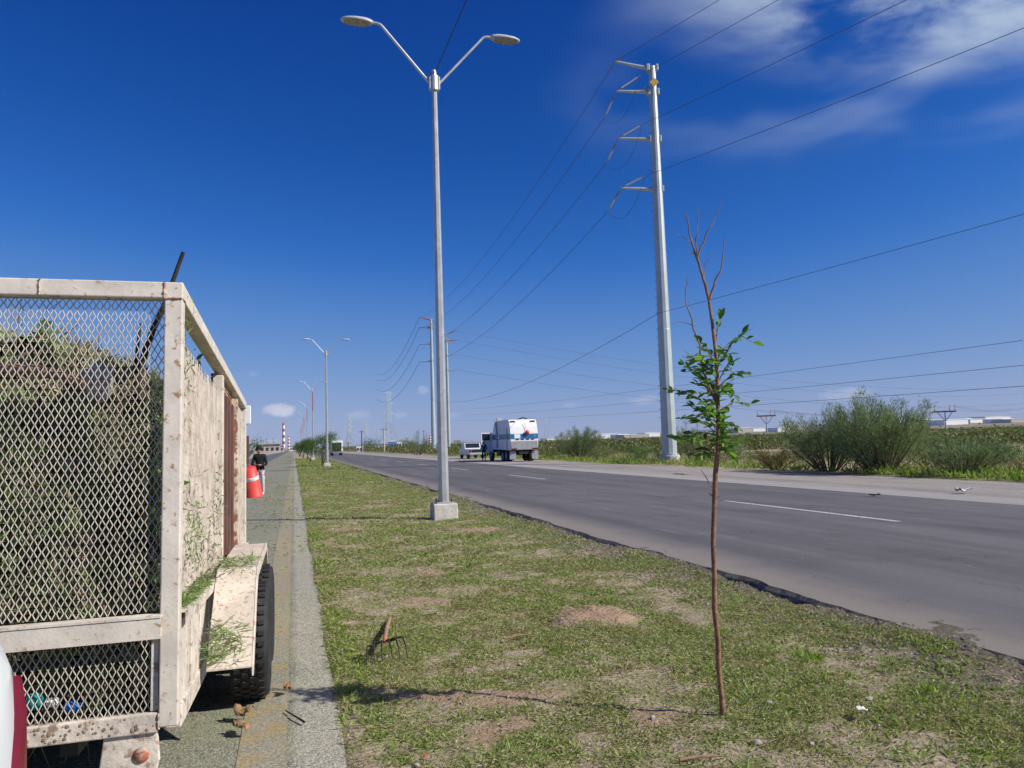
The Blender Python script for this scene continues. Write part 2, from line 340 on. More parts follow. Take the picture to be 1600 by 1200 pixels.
    c = q.mix(q.m('MULTIPLY', q.ss(w_, .45, .65), .5), c, (.10, .10, .05))
    q.l(c, b.inputs['Base Color']); b.inputs['Roughness'].default_value = 1; b.inputs['Specular IOR Level'].default_value = .1; bump(q, b, f, .8, .1); MT['desert'] = m_
    MT['hill'] = mat('far_hill', (.10, .105, .12), 1, .2, .0015)
ground_mats()
MT['grass'] = leaf_mat('short_weed_green', (.11, .20, .033), (.38, .45, .14), .38, patch=(((.17, .17, .06), (.40, .37, .17)), 1.6))
MT['straw'] = leaf_mat('dry_clipping', (.24, .22, .10), (.50, .42, .25), .25)
MT['weed'] = leaf_mat('bright_weed', (.12, .22, .03), (.34, .44, .09), .4)
MT['leaf'] = leaf_mat('sapling_leaf', (.065, .17, .03), (.20, .37, .07), .45, .55, 'obj')
MT['mesq'] = leaf_mat('mesquite_leaf', (.055, .12, .025), (.15, .235, .06), .4)
MT['wisp'] = leaf_mat('wispy_shrub_green', (.11, .16, .08), (.27, .33, .18), .4)
MT['creo'] = leaf_mat('creosote_olive', (.075, .095, .03), (.17, .18, .065), .3)
MT['creo2'] = leaf_mat('dry_scrub_tan', (.14, .12, .055), (.30, .25, .12), .25)
MT['waste'] = leaf_mat('cut_weeds', (.10, .20, .05), (.38, .48, .19), .42, patch=(((.15, .12, .09), (.38, .32, .25)), 4.0))
MT['waste2'] = leaf_mat('cut_stems', (.28, .23, .12), (.58, .48, .31), .3)
MT['waste3'] = leaf_mat('cut_brown_bits', (.16, .095, .065), (.42, .30, .21), .25)
MT['core'] = mat('packed_weeds_core', (.085, .085, .045), 1, .6, 14, 0, .8)  # dark base colour paints shade into the hollows between leaf clumps
# ================================================================== THE SETTING
def sheet(name, xs_fn, ys, zf, mats, nx=2, **k):
    """strip along Y: xs_fn(y)->(x0,x1)"""
    V = []; F = []
    for y in ys:
        x0, x1 = xs_fn(y)
        for i in range(nx): V.append((x0 + (x1 - x0) * i / (nx - 1), y, 0))
    V = np.array(V); V[:, 2] = zf(V[:, 0], V[:, 1])
    idx = np.arange(len(ys) * nx).reshape(len(ys), nx)
    F = np.stack([idx[:-1, :-1], idx[:-1, 1:], idx[1:, 1:], idx[1:, :-1]], -1).reshape(-1, 4)
    return npmesh(name, V, F, mats, smooth=True, **k)
def spaced(y0, y1, d0, gr, dmax):
    ys = [y0]; d = d0
    while ys[-1] < y1: ys.append(ys[-1] + d); d = min(d * gr, dmax)
    ys[-1] = y1; return np.array(ys)
def rise(x, y):
    r = np.hypot(x, y); az_ = np.degrees(np.arctan2(x, y))
    s1 = np.clip((r - 2500) / 6500, 0, 1); s1 = s1 * s1 * (3 - 2 * s1); s2 = np.clip((az_ - 12) / 40, 0, 1)
    s3 = np.clip((az_ + 140) / 60, 0, 1) if False else 1
    return 75 * s1 * (.12 + .88 * s2 * s2 * (3 - 2 * s2)) * s3
# ground: one polar sheet out to the horizon
rr = np.concatenate([[0.01], np.geomspace(6, 16000, 90)]); th = np.linspace(0, 2 * np.pi, 145)[:-1]
RRr, TT = np.meshgrid(rr, th, indexing='ij'); gx = RRr * np.sin(TT); gy = RRr * np.cos(TT)
gz = rise(gx, gy) * np.where((TT < np.pi * .75), 1, .12) - .06
idx = np.arange(gx.size).reshape(gx.shape); nxt = np.roll(idx, -1, axis=1)
GF = np.stack([idx[:-1], idx[1:], nxt[1:], nxt[:-1]], -1).reshape(-1, 4)
npmesh('ground', np.stack([gx, gy, gz], -1).reshape(-1, 3), GF, MT['desert'], smooth=True, kind='structure')
# hills
def ridge(name, r, a0, a1, h, seed, wd):
    a = np.radians(np.linspace(a0, a1, 160)); t = np.linspace(0, 1, 160)
    env = np.sin(np.pi * np.clip(t, 0, 1)) ** .6
    top = h * env * (.45 + 1.1 * (fbm(t * 9 + seed, t * 0 + seed, 5)))
    V = []; prof = [(-wd, 0), (-wd * .45, .55), (0, 1), (wd * .6, .4), (wd, 0)]
    for d_, f_ in prof:
        V.append(np.stack([(r + d_) * np.sin(a), (r + d_) * np.cos(a), top * f_ * (1 + .25 * (fbm(t * 40 + d_, t * 0 + f_ * 9, 3) - .5)) - 20 * (f_ == 0)], -1))
    V = np.concatenate(V); idx = np.arange(len(V)).reshape(len(prof), 160)
    F = np.stack([idx[:-1, :-1], idx[:-1, 1:], idx[1:, 1:], idx[1:, :-1]], -1).reshape(-1, 4)
    npmesh(name, V, F, MT['hill'], smooth=True, kind='structure')
ridge('hills', 14500, 20, 100, 200, 3.1, 900)
# left carriageway (chip seal), its yellow line, verge
ysL = spaced(-14, 700, .5, 1.05, 12)
sheet('road_left', lambda y: (-8.2, .24 + .03 * math.sin(y * 1.7) + .02 * math.sin(y * 4.1)), ysL, lambda x, y: 0 * x, MT['chip'], 6, kind='structure')
sheet('yellow_edge_line', lambda y: (-.30, -.05), ysL, lambda x, y: 0 * x + .004, MT['yellow'], kind='structure')
sheet('left_verge', lambda y: (-40, -8.2), ysL, lambda x, y: 0 * x - .012, MT['gravel'], kind='structure')
# grass median: lumpy soil with bare mounds
MOUNDS = [(2.55, 6.45, .34, .22, .14), (1.25, 7.85, .36, .2, .035), (.92, 4.92, .22, .14, .06), (1.30, 4.72, .42, .16, .03), (1.05, 4.25, .2, .16, .03),
          (1.55, 9.6, .3, .2, .04), (2.9, 8.2, .3, .2, .03), (1.0, 15.2, .5, .35, .05), (1.9, 4.1, .28, .2, .025), (.62, 12.5, .35, .25, .04), (2.0, 20.5, .6, .4, .05), (3.3, 13.8, .5, .3, .04), (1.35, 3.3, .4, .3, .03)]
def warp(x, y): return x + .52 * (fbm(x * 3.4 + 7, y * 3.4, 4) - .45), y + .52 * (fbm(x * 3.4 + 40, y * 3.4 + 11, 4) - .45)
def bare(x, y):      # how bare the soil lies: fresh heaps and worn spots
    xx, yy = warp(x, y); p = 0 * x
    for (a, b, sa, sb, h) in MOUNDS: p = np.maximum(p, np.exp(-((xx - a) / (sa * 1.05)) ** 2 - ((yy - b) / (sb * 1.05)) ** 2) * min(1, .55 + h * 6))
    return np.clip(p + .9 * np.clip(fbm(x * 1.1 + 50, y * 1.1, 4) - .57, 0, 1) * 2, 0, 1)
def mz(x, y):
    z = .012 + .05 * (fbm(x * 1.3, y * 1.3, 3) - .5) + .035 * (fbm(x * 7, y * 7, 3) - .45)
    xx, yy = warp(x, y)
    for (a, b, sa, sb, h) in MOUNDS: z = z + h * .8 * np.exp(-((xx - a) / sa) ** 2 - ((yy - b) / sb) ** 2) * (.45 + 1.1 * fbm(x * 11, y * 11, 4))
    e = np.clip((x - .2) / .25, 0, 1) * np.clip((5.2 - x) / .5, 0, 1)
    bank = np.clip((x - 3.9) / .7, 0, 1) * (np.clip((fbm(y * .42 + 3, x * .2 + 9, 3) - .36) / .22, 0, 1) * .062 - .02 + .05 * (fbm(x * 9, y * 9, 3) - .45))
    return z * e + .012 + bank - .035 * np.clip((.30 - x) / .1, 0, 1)
ysM = np.concatenate([np.arange(-6, 2, .3), np.arange(2, 13, .05), spaced(13, 700, .06, 1.03, 10)])
med = sheet('median_ground', lambda y: (.2, 5.2), ysM, mz, MT['soil'], 100, kind='structure')
me_ = med.data; co = np.zeros(len(me_.vertices) * 3, np.float32); me_.vertices.foreach_get('co', co); co = co.reshape(-1, 3)
me_.attributes.new('bare', 'FLOAT', 'POINT').data.foreach_set('value', bare(co[:, 0], co[:, 1]).astype(np.float32))
# right carriageway, raised, with a ragged left edge
ysR = np.concatenate([np.arange(-10, 30, .12), spaced(30, 720, .2, 1.04, 10)])
def redge(y): return 4.72 + .30 * (float(fbm(y * .55, 3.3, 3)) - .45) + .20 * (float(fbm(y * 2.6, 8.3, 4)) - .45)
RZ = .065
sheet('road_right', lambda y: (redge(y), 14.0), ysR, lambda x, y: 0 * x + RZ, MT['asphalt'], 12, kind='structure')
V = []; 
for y in ysR:
    e = redge(y); j = .03 * (float(fbm(y * 9, 1.1, 2)) - .4)
    V += [(e - .0005, y, RZ), (e - .035 + j, y, RZ * .55), (e - .06 - j, y, .02), (e - .10 + j, y, -.05)]
idx = np.arange(len(V)).reshape(len(ysR), 4)
npmesh('road_edge', np.array(V), np.stack([idx[:-1, :-1], idx[:-1, 1:], idx[1:, 1:], idx[1:, :-1]], -1).reshape(-1, 4), MT['asphalt_edge'], kind='structure')
for (y0, y1) in [(10.8, 16.3), (29.9, 35.4), (44.2, 49.4), (58.4, 63.6), (72.5, 77.7), (86.6, 91.8), (101, 106), (115, 120), (129, 134), (143, 148), (158, 163), (-6, -.8)]:
    sheet('lane_dash', lambda y: (9.94, 10.07), [y0, y1], lambda x, y: 0 * x + RZ + .004, MT['line'], kind='structure')
sheet('gravel_shoulder', lambda y: (14.0, 21.4 + .7 * (float(fbm(y * .35, 5.5, 3)) - .45)), ysR, lambda x, y: RZ - .003 - .12 * np.clip((x - 15.5) / 6, 0, 1) + .03 * (fbm(x * .9, y * .9, 3) - .45) * np.clip((x - 15) / 2, 0, 1), MT['gravel'], 24, kind='structure')

# ================================================================== GRASS (stuff)
def scatter_blades(name, N, x0, x1, y0, y1, Lr, Wr, m, mask=None, lay=.5, zf=mz, dz=.0, **k):
    x = rng.uniform(x0, x1, N); y = rng.uniform(y0, y1, N)
    if mask is not None:
        p = mask(x, y); keep = rng.random(N) < p; x, y = x[keep], y[keep]
    n = len(x); P = np.stack([x, y, zf(x, y) + dz], -1)
    a = rng.uniform(0, 2 * np.pi, n); up = rng.uniform(.0, 1, n) * (1 - lay) + .08
    D = np.stack([np.cos(a), np.sin(a), up * 1.6], -1)
    return leaf_quads(P, D, rng.uniform(*Lr, n), rng.uniform(*Wr, n))
def join(parts):
    V = np.concatenate([p[0] for p in parts]); o = 0; F = []
    for p in parts: F.append(p[1] + o); o += len(p[0])
    return V, np.concatenate(F)
def gmask(x, y):
    v = fbm(x * 1.7, y * 1.7, 3) * .6 + fbm(x * 6, y * 6, 2) * .4
    p = np.clip((v - .31) / .17, .04, 1)
    p = p * (1 - .95 * np.clip((bare(x, y) - .18) / .35, 0, 1))
    p = p * (1 - .55 * np.clip((x + 1.6 * (fbm(x * 2, y * 2, 3) - .5) - 3.7) / .8, 0, 1))
    return p
bands = [(1.5, 4.2, 11000, .8), (4.2, 6.5, 8500, .85), (6.5, 9.5, 5200, 1.05), (9.5, 16, 2300, 1.45), (16, 30, 1300, 1.65), (30, 60, 480, 2.5), (60, 130, 110, 4.5)]
gp = []; sp = []
for (y0, y1, dens, sc_) in bands:
    A = 4.4 * (y1 - y0)
    gp.append(scatter_blades('', int(A * dens), .26, 4.62, y0, y1, (.014 * sc_, .05 * sc_), (.004 * sc_, .012 * sc_), None, gmask, .45))
    sp.append(scatter_blades('', int(A * dens * .55), .26, 4.62, y0, y1, (.02 * sc_, .06 * sc_), (.003 * sc_, .007 * sc_), None, lambda x, y: .35 + .6 * gmask(x, y), .9, dz=.008))
for (y0, y1, dens, sc_) in ((1.8, 9, 26, 1), (9, 30, 9, 1.6), (30, 80, 1.6, 3)):      # matted clumps standing a little prouder
    nc = int(4.3 * (y1 - y0) * dens); cx, cy = rng.uniform(.3, 4.6, nc), rng.uniform(y0, y1, nc); kp = rng.random(nc) < gmask(cx, cy) * np.clip((fbm(cx * .9 + 21, cy * .9, 3) - .34) / .2, .1, 1); cx, cy = cx[kp], cy[kp]
    per = 16; sg = rng.uniform(.02, .05, len(cx)) * sc_; ang = rng.uniform(0, 6.283, (len(cx), per)); rd = np.abs(rng.normal(size=(len(cx), per))) * sg[:, None]
    x = (cx[:, None] + np.cos(ang) * rd).ravel(); y = (cy[:, None] + np.sin(ang) * rd).ravel()
    D = np.stack([np.cos(ang).ravel() * rng.uniform(.3, 1.4, x.size), np.sin(ang).ravel() * rng.uniform(.3, 1.4, x.size), rng.uniform(.25, .9, x.size)], -1)
    gp.append(leaf_quads(np.stack([x, y, mz(x, y)], -1), D, rng.uniform(.025, .07, x.size) * sc_, rng.uniform(.005, .013, x.size) * sc_))
V, F = join(gp); npmesh('median_grass', V, F, MT['grass'], label='short mown green weeds and grass covering the median', cat='grass', kind='stuff')
V, F = join(sp); npmesh('dry_clippings', V, F, MT['straw'], label='dry pale clippings lying among the median grass', cat='clippings', kind='stuff')
# brighter broad weeds, bottom right and along edges
wp = [scatter_blades('', 8000, 2.2, 4.6, 2.4, 5.2, (.02, .055), (.007, .016), None, lambda x, y: np.clip((fbm(x * 2.3 + 9, y * 2.3, 3) - .38) / .15, 0, 1) * np.clip((x - 1.9) / 1.2, 0, 1), .3),
      scatter_blades('', 5000, .24, .5, 2, 26, (.03, .08), (.008, .018), None, lambda x, y: np.clip((fbm(x * 3 + 4, y * 1.5, 3) - .4) / .12, 0, 1), .4)]
for (a, b, n) in [(3.55, 4.75, 90), (3.95, 4.45, 50), (3.3, 5.6, 40), (3.0, 7.0, 40), (2.0, 3.2, 60), (.8, 6.9, 30), (3.75, 3.9, 70), (1.9, 5.6, 30), (.9, 3.45, 40), (4.35, 4.6, 40)]:
    q = rng.normal(size=(n, 2)) * .06; P = np.stack([a + q[:, 0], b + q[:, 1], mz(a + q[:, 0], b + q[:, 1])], -1)
    D = np.stack([q[:, 0] * 6, q[:, 1] * 6, rng.uniform(.4, 1, n)], -1) + rng.normal(size=(n, 3)) * .25
    wp.append(leaf_quads(P, D, rng.uniform(.04, .085, n), rng.uniform(.006, .012, n)))
wp.append(scatter_blades('', 42000, .3, 4.5, 2, 9.5, (.014, .04), (.007, .018), None, lambda x, y: gmask(x, y) * np.clip((fbm(x * 2.6 + 33, y * 2.6, 4) - .41) / .07, 0, 1), .3))
V, F = join(wp); npmesh('broad_weeds', V, F, MT['weed'], label='brighter broad-leaved weeds tufted through the median grass', cat='weeds', kind='stuff')
# clippings on the paved lane
zero = lambda x, y: 0 * x + .006
cp = [scatter_blades('', 22000, -2.6, .28, 2, 9, (.010, .04), (.002, .006), None, lambda x, y: np.clip((fbm(x * 3, y * 1.6, 3) - .36) / .2, .04, 1) * .6, .97, zero),
      scatter_blades('', 16000, -2.9, .28, 9, 45, (.04, .12), (.008, .02), None, lambda x, y: np.clip((fbm(x * 2, y * .7, 3) - .38) / .2, .05, 1) * .5, .97, zero)]
V, F = join(cp); npmesh('lane_clippings', V, F, MT['grass'], label='green grass clippings strewn over the paved lane', cat='clippings', kind='stuff')
# road-side crumbs
def crumbs(name, N, x0, x1, y0, y1, s0, s1, m, zf, **k):
    x = rng.uniform(x0, x1, N); y = y0 + (y1 - y0) * rng.random(N) ** 1.6; s = rng.uniform(s0, s1, N) * (.7 + y / 14)
    base = np.array([(1, 0, 0), (-.5, .86, 0), (-.5, -.86, 0), (.1, .1, .9)]); V = []
    V = base[None] * s[:, None, None] * rng.uniform(.6, 1.3, (N, 4, 1)); V = V + np.stack([x, y, zf(x, y)], -1)[:, None]
    F = (np.arange(N) * 4)[:, None, None] + np.array([(0, 1, 3), (1, 2, 3), (2, 0, 3)])
    return npmesh(name, V.reshape(-1, 3), F.reshape(-1, 3), m, **k)
crumbs('asphalt_crumbs', 7000, 3.7, 4.75, 2, 22, .006, .02, MT['asphalt_edge'], mz, label='dark asphalt crumbs scattered beside the road edge', cat='gravel', kind='stuff')
crumbs('fine_gravel', 1900, .3, 4.4, 2, 20, .004, .012, MT['stone'], lambda x, y: mz(x, y) + .008, label='tiny pale pebbles sprinkled through the median', cat='gravel', kind='stuff')
rf = lambda x, y: 0 * x + RZ + .002
crumbs('road_grit', 260, 4.8, 9.5, 3, 18, .002, .006, MT['stone'], rf, label='fine grit and scraps on the asphalt', cat='gravel', kind='stuff')
# ================================================================== TRAILER
TR = empty('cage_trailer', (-.5, 3.72, .38), 0, label='cream cage trailer heaped with cut weeds, parked beside the median', cat='trailer')
TR.rotation_euler = (R(-3.1), 0, 0)
TW, TL, TH, MID = 1.95, 5.0, 2.05, .50     # width (to -x), length (+y), height, mid rail
def tbox(name, c, d, m='cream', bevel=.006, par=None): return MB().box(c, d).build(name, MT[m], par or TR, bevel)
for x in (-.04, -TW + .04):
    tbox('corner_post', (x, .04, TH / 2 - .02), (.08, .08, TH - .12))
    for y in (2.22, 3.72): tbox('side_post', (x, y, TH / 2 + .19), (.075, .075, TH - MID - .12), 'cream' if y < 3 else 'rust_cream')
    tbox('side_post', (x, TL - .04, TH / 2), (.08, .08, TH - .16))
    tbox('top_rail', (x, TL / 2 + .001, TH - .04), (.082, TL + .002, .08))
    tbox('lower_rail', (x, TL / 2 + .04, .05), (.078, TL - .16, .10), 'cream_dirty')
tbox('top_rail', (-TW / 2, .04, TH - .039), (TW - .165, .079, .078))
tbox('top_rail', (-TW / 2, TL - .05, TH - .039), (TW - .165, .079, .078))
tbox('lower_rail', (-TW / 2, .03, .062), (TW - .165, .05, .085), 'cream_dirty')
# angle-iron cross rail on the gate (horizontal flange and vertical web)
MB().box((-TW / 2 - .02, .0, MID + .02), (TW - .10, .09, .010)).box((-TW / 2 - .02, -.036, MID - .03), (TW - .10, .010, .09)).build('gate_rail', MT['cream'], TR)
tbox('gate_frame', (-.10, .035, MID / 2 + .05), (.03, .03, MID - .12), 'cream_dirty', 0)
def expanded(name, axis, u0, u1, z0, z1, off, cu=.0315, ch=.053, th=.0044, m='cream_mesh', ragged=0):
    """expanded metal: zigzag strands with real thickness"""
    b = MB(); nu = int(round((u1 - u0) / cu)); cu = (u1 - u0) / nu; nz = int((z1 - z0) / (ch / 2)); V = []; F = []
    hh = (z1 - z0) / nz
    def P(u, z, d): return (u, off + d, z) if axis == 'x' else (off + d, u, z)
    for i in range(nu + 1):
        for s in (0, 1):
            top = nz - (int(random.random() * ragged) if ragged else 0)
            pts = []
            for j in range(top + 1):
                uu = u0 + i * cu + (cu / 2 - th * .35) * (((j + s) % 2)) * 1.0 - (th * .0)
                if s: uu = u0 + i * cu - (cu / 2 - th * .35) * ((j) % 2)
                else: uu = u0 + i * cu + (cu / 2 - th * .35) * ((j) % 2)
                pts.append((min(max(uu + .0016 * math.sin(i * 1.7 + j * .9), u0), u1), z0 + j * hh + .004 * math.sin(i * .35 + off * 9)))
            b0 = len(V)
            for (u, z) in pts:
                for (du, dd_) in ((-th / 2, -.002), (th / 2, -.002 + .0015), (th / 2, .003), (-th / 2, .002)): V.append(P(u + du, z, dd_))
            for j in range(len(pts) - 1):
                for k in range(4): F.append((b0 + j * 4 + k, b0 + j * 4 + (k + 1) % 4, b0 + j * 4 + 4 + (k + 1) % 4, b0 + j * 4 + 4 + k))
    return npmesh(name, np.array(V), np.array(F), MT[m], TR, kind='stuff')
expanded('gate_mesh', 'x', -TW + .08, -.08, MID + .03, TH - .08, .045)
expanded('gate_mesh', 'x', -TW + .08, -.115, .105, MID - .02, .03)
expanded('side_mesh', 'y', .08, 2.18, MID + .06, TH - .22, -.045, ragged=3, cu=.036, ch=.058, th=.0062, m='side_mesh')
expanded('side_mesh', 'y', 3.76, TL - .08, MID + .06, TH - .10, -.045, cu=.036, ch=.058, th=.0062, m='side_mesh')
expanded('side_mesh', 'y', .08, TL - .08, MID + .06, TH - .12, -TW + .045, cu=.05, ch=.08)
# rust-brown sheet panel between the side posts, slats under the top rail
sp_ = MB()
for k in range(9):
    sp_.box((-.040 + (.012 if k % 2 else 0), 2.262 + (k + .5) * 1.42 / 9, (MID + TH) / 2 - .08), (.012, 1.42 / 9 + .004, TH - MID - .26))
sp_.build('sheet_panel', MT['rust'], TR)
for k in range(6): tbox('slat', (-.075, 2.98, TH - .10 - k * .028), (.05, 1.40, .018), 'rust_cream', .002)
# ledge rail and upright boards below it
for x, s in ((-.035, 1), (-TW + .035, -1)):
    MB().box((x + s * .012, TL / 2, MID + .02), (.10, TL - .14, .012)).box((x + s * .058, TL / 2, MID - .005), (.010, TL - .14, .06)).build('ledge', MT['cream_dirty'], TR)
    ys_ = [.09, .30, .52, .95, 1.3, 1.65, 2.0, 2.35, 2.7, 3.05, 3.4, 3.75, 4.1, 4.45]
    for i, y in enumerate(ys_):
        wd_ = (.19, .20, .36, .33)[min(i, 3)]
        tbox('board', (x + s * (.012 - .006 * (i % 2)), y + wd_ / 2, (MID + .10) / 2 - .02), (.028, wd_ - .012, MID - .11 + (.10 if i == 2 else 0)), 'cream_dirty' if i % 3 else 'cream', .004)
# chassis and floor, drawbar
ch_ = MB().box((-TW / 2, TL / 2, .06), (TW - .18, TL - .12, .04))
for x in (-.45, -TW + .45): ch_.box((x, TL / 2, -.01), (.07, TL - .2, .10))
for k in range(6): ch_.box((-TW / 2, .3 + k * .88, -.012), (TW - .2, .05, .07))
ch_.build('chassis', MT['dark_metal'], TR)
MB().bar((-.5, TL, .02), (-TW / 2, TL + 1.1, .12), .07, .09).bar((-TW + .5, TL, .02), (-TW / 2, TL + 1.1, .12), .07, .09).build('drawbar', MT['dark_metal'], TR)
# wheels and fenders: z of the ground in trailer space follows the tilt
def gz_(y): return -.38 / math.cos(R(3.1)) + y * math.tan(R(3.1))
def wheel(parent, c, r, wd, side, tread=18, rim='cream_dirty', name='wheel'):
    w0 = empty(name, c); w0.parent = parent
    pr = [(r * .60, -wd * .42), (r * .80, -wd * .5), (r * .95, -wd * .47), (r, -wd * .36), (r, wd * .36), (r * .95, wd * .47), (r * .80, wd * .5), (r * .60, wd * .42), (r * .58, 0), (r * .60, -wd * .42)]
    t = MB().lathe(pr, n=36, axis='X')
    if tread:
        for k in range(tread * 2):
            a = math.pi * k / tread
            for j, xx in enumerate((-.30, -.1, .1, .30)):
                q = a + (j % 2) * math.pi / tread / 2
                t.box((xx * wd, math.cos(q) * r * 1.004, math.sin(q) * r * 1.004), (wd * .155, r * .075, .016), 0, Matrix.Rotation(q - math.pi / 2, 3, 'X'))
    t.build('tyre', MT['rubber'], w0)
    MB().lathe([(0, side * wd * .22), (r * .25, side * wd * .26), (r * .30, side * wd * .16), (r * .5, side * wd * .14), (r * .58, side * wd * .40), (r * .62, side * wd * .43), (r * .60, 0)], n=24, axis='X').build('rim', MT[rim], w0)
    return w0
for sx_, xx in ((1, .222), (-1, -TW - .222)):
    for yy in (1.72, 2.52): wheel(TR, (xx, yy, gz_(yy) + .365), .365, .24, sx_)
    x0, x1 = (0.032, .275) if sx_ > 0 else (-TW - .275, -TW - .032)
    pts = [(.80, .10), (1.26, .50), (1.40, .575), (2.92, .63), (3.05, .57), (3.45, .16)]
    f_ = MB()
    n = len(pts); up_ = pts; lo_ = [(a, b - .012) for a, b in pts]
    f_.prism(up_ + lo_[::-1], x0, x1)
    f_.build('fender', MT['cream_fleck'], TR, .003)
    xo = x1 if sx_ > 0 else x0
    f2 = MB()
    for i in range(n - 1):
        (a, b), (c, d) = pts[i], pts[i + 1]
        f2.add([(xo - sx_ * .006, a, b - .055), (xo - sx_ * .006, c, d - .055), (xo - sx_ * .006, c, d + .004), (xo - sx_ * .006, a, b + .004), (xo + sx_ * .004, a, b - .055), (xo + sx_ * .004, c, d - .055), (xo + sx_ * .004, c, d + .004), (xo + sx_ * .004, a, b + .004)], [(0, 1, 2, 3), (4, 5, 6, 7), (0, 1, 5, 4), (3, 2, 6, 7), (0, 3, 7, 4), (1, 2, 6, 5)])
    f2.build('fender_lip', MT['cream'], TR)
MB().tube([(-TW - .1, 1.72, gz_(1.72) + .345), (.1, 1.72, gz_(1.72) + .345)], .035).tube([(-TW - .1, 2.52, gz_(2.52) + .345), (.1, 2.52, gz_(2.52) + .345)], .035).build('axle', MT['dark_metal'], TR)
# tail lamp bracket, latch, mud lumps
br = MB().prism([(-.30, .02), (-.085, .02), (-.075, -.10), (-.09, -.155), (-.13, -.175), (-.27, -.175), (-.32, -.15)], .02, .045, axis='Y').build('lamp_bracket', MT['cream_dirty'], TR, .006)
MB().lathe([(0, .0), (.028, .002), (.034, .010), (.034, .03)], (-.15, .010, -.07), 20, axis='Y').build('tail_lamp', MT['amber'], br)
MB().tube([(-.92, -.03, .155), (-.90, -.06, .175), (-.83, -.06, .10), (-.79, -.055, .05)], .014, 8).tube([(-.92, -.03, .155), (-.925, -.03, .08)], .012, 8).build('latch', MT['cream_dirty'], TR)
mud = MB()
for k in range(90):
    x = random.choice([random.gauss(-.45, .16), random.gauss(-.62, .1), random.uniform(-1, -.1)]); s = random.uniform(.003, .010)
    mud.lathe([(0, s * .16), (s * random.uniform(.5, .9), s * .1), (s, -s * .3)], (max(-1.8, min(-.1, x)), 0.003, random.uniform(.03, .095)), 6, axis='Y', M=Matrix.Rotation(math.pi, 3, 'Z') @ Matrix.Rotation(random.uniform(0, 3), 3, 'Y'), sm=False)
mud.build('caked_mud', MT['dirt'], TR, kind='stuff')
rw = random.Random(3)
def weld(a, b):                                      # lumpy rusty bead along a joint
    a, b = Vector(a), Vector(b); n = max(4, int((b - a).length / .008)); P = [a.lerp(b, i / n) + Vector([rw.gauss(0, .0012) for _ in range(3)]) for i in range(n + 1)]
    MB().tube(P, [rw.uniform(.0035, .0065) for _ in P], 5).build('weld_bead', MT['rust_cream'], TR)
for z in (TH - .08,): weld((-.078, -.002, z), (-.002, -.002, z)); weld((-.082, .0, TH - .078), (-.082, .0, TH - .005)); weld((.002, .004, z), (.002, .076, z))
weld((-.078, -.002, MID + .012), (-.078, -.002, MID - .07)); weld((-.08, .004, .10), (-.08, .004, .03)); weld((.0, 2.185, MID + .06), (.0, 2.255, MID + .06)); weld((.0, 2.185, TH - .082), (.0, 2.255, TH - .082)); weld((-.60, -.002, TH - .078), (-.60, -.002, TH - .002))
TM = Matrix.Translation((-.5, 3.72, .38)) @ Matrix.Rotation(R(-3.1), 4, 'X')
def tw(p): return TM @ Vector(p)
# ------------------------------------------------------------------ the load of cut weeds
x0, x1, y0, y1 = -TW + .1, -.085, .085, TL - .1
def heap(x, y):
    x = np.asarray(x, float); y = np.asarray(y, float)
    u = (x - x0) / (x1 - x0)
    return np.interp(u, [0, .3, .58, .70, .80, .9, 1], [1.78, 1.95, 1.93, 1.87, 1.70, 1.58, 1.55]) + .34 * (fbm(x * 3.3 + 3, y * 2.6, 4) - .47) - .10 * np.exp(-y * 3)
    return 1.84 - .34 * np.clip(u - .45, 0, 1) * 1.6 + .26 * (fbm(x * 2.1 + 3, y * 1.9, 3) - .45) - .10 * np.exp(-y * 3) + .16 * np.exp(-((u - .25) / .25) ** 2) - .1 * np.clip(u - .8, 0, 1) * 5 * .35
nx_, ny_ = 34, 70
V = []; F = []
def grid(fn, nu, nv, V, F):
    b = len(V)
    for i in range(nu):
        for j in range(nv): V.append(fn(i / (nu - 1), j / (nv - 1)))
    for i in range(nu - 1):
        for j in range(nv - 1): F.append((b + i * nv + j, b + (i + 1) * nv + j, b + (i + 1) * nv + j + 1, b + i * nv + j + 1))
grid(lambda u, v: (x0 + u * (x1 - x0), y0 + .5 + v * (y1 - y0 - .6), float(heap(x0 + u * (x1 - x0), y0 + .5 + v * (y1 - y0 - .6))) - .07), nx_, ny_, V, F)
grid(lambda u, v: (x0 + u * (x1 - x0), y0 + .12 + .42 * v ** 1.7 + .24 * (float(fbm(u * 9, v * 9, 3)) - .34), .08 + v * (float(heap(x0 + u * (x1 - x0), y0)) - .15)), 30, 26, V, F)
grid(lambda u, v: (x1 - .05 - .1 * (float(fbm(u * 16, v * 7, 3)) - .4), y0 + .1 + u * (y1 - y0 - .2), .08 + v * (float(heap(x1, y0 + u * (y1 - y0))) - .15)), 60, 22, V, F)
grid(lambda u, v: (x0 + .05, y0 + .1 + u * (y1 - y0 - .2), .08 + v * (float(heap(x0, y0 + u * (y1 - y0))) - .15)), 30, 12, V, F)
grid(lambda u, v: (x0 + u * (x1 - x0), y1 - .1, .08 + v * (float(heap(x0 + u * (x1 - x0), y1)) - .15)), 20, 12, V, F)
LOAD = empty('green_waste_heap', tw((-TW / 2, TL / 2, .08)), label='heap of cut weeds and branches filling the cage trailer', cat='weeds')
off = np.array(tw((0, 0, 0))) - np.array(LOAD.location); RM = np.array(TM.to_3x3())
tol = lambda P: np.asarray(P) @ RM.T + off
npmesh('packed_core', tol(V), np.array(F), MT['core'], LOAD, smooth=True)
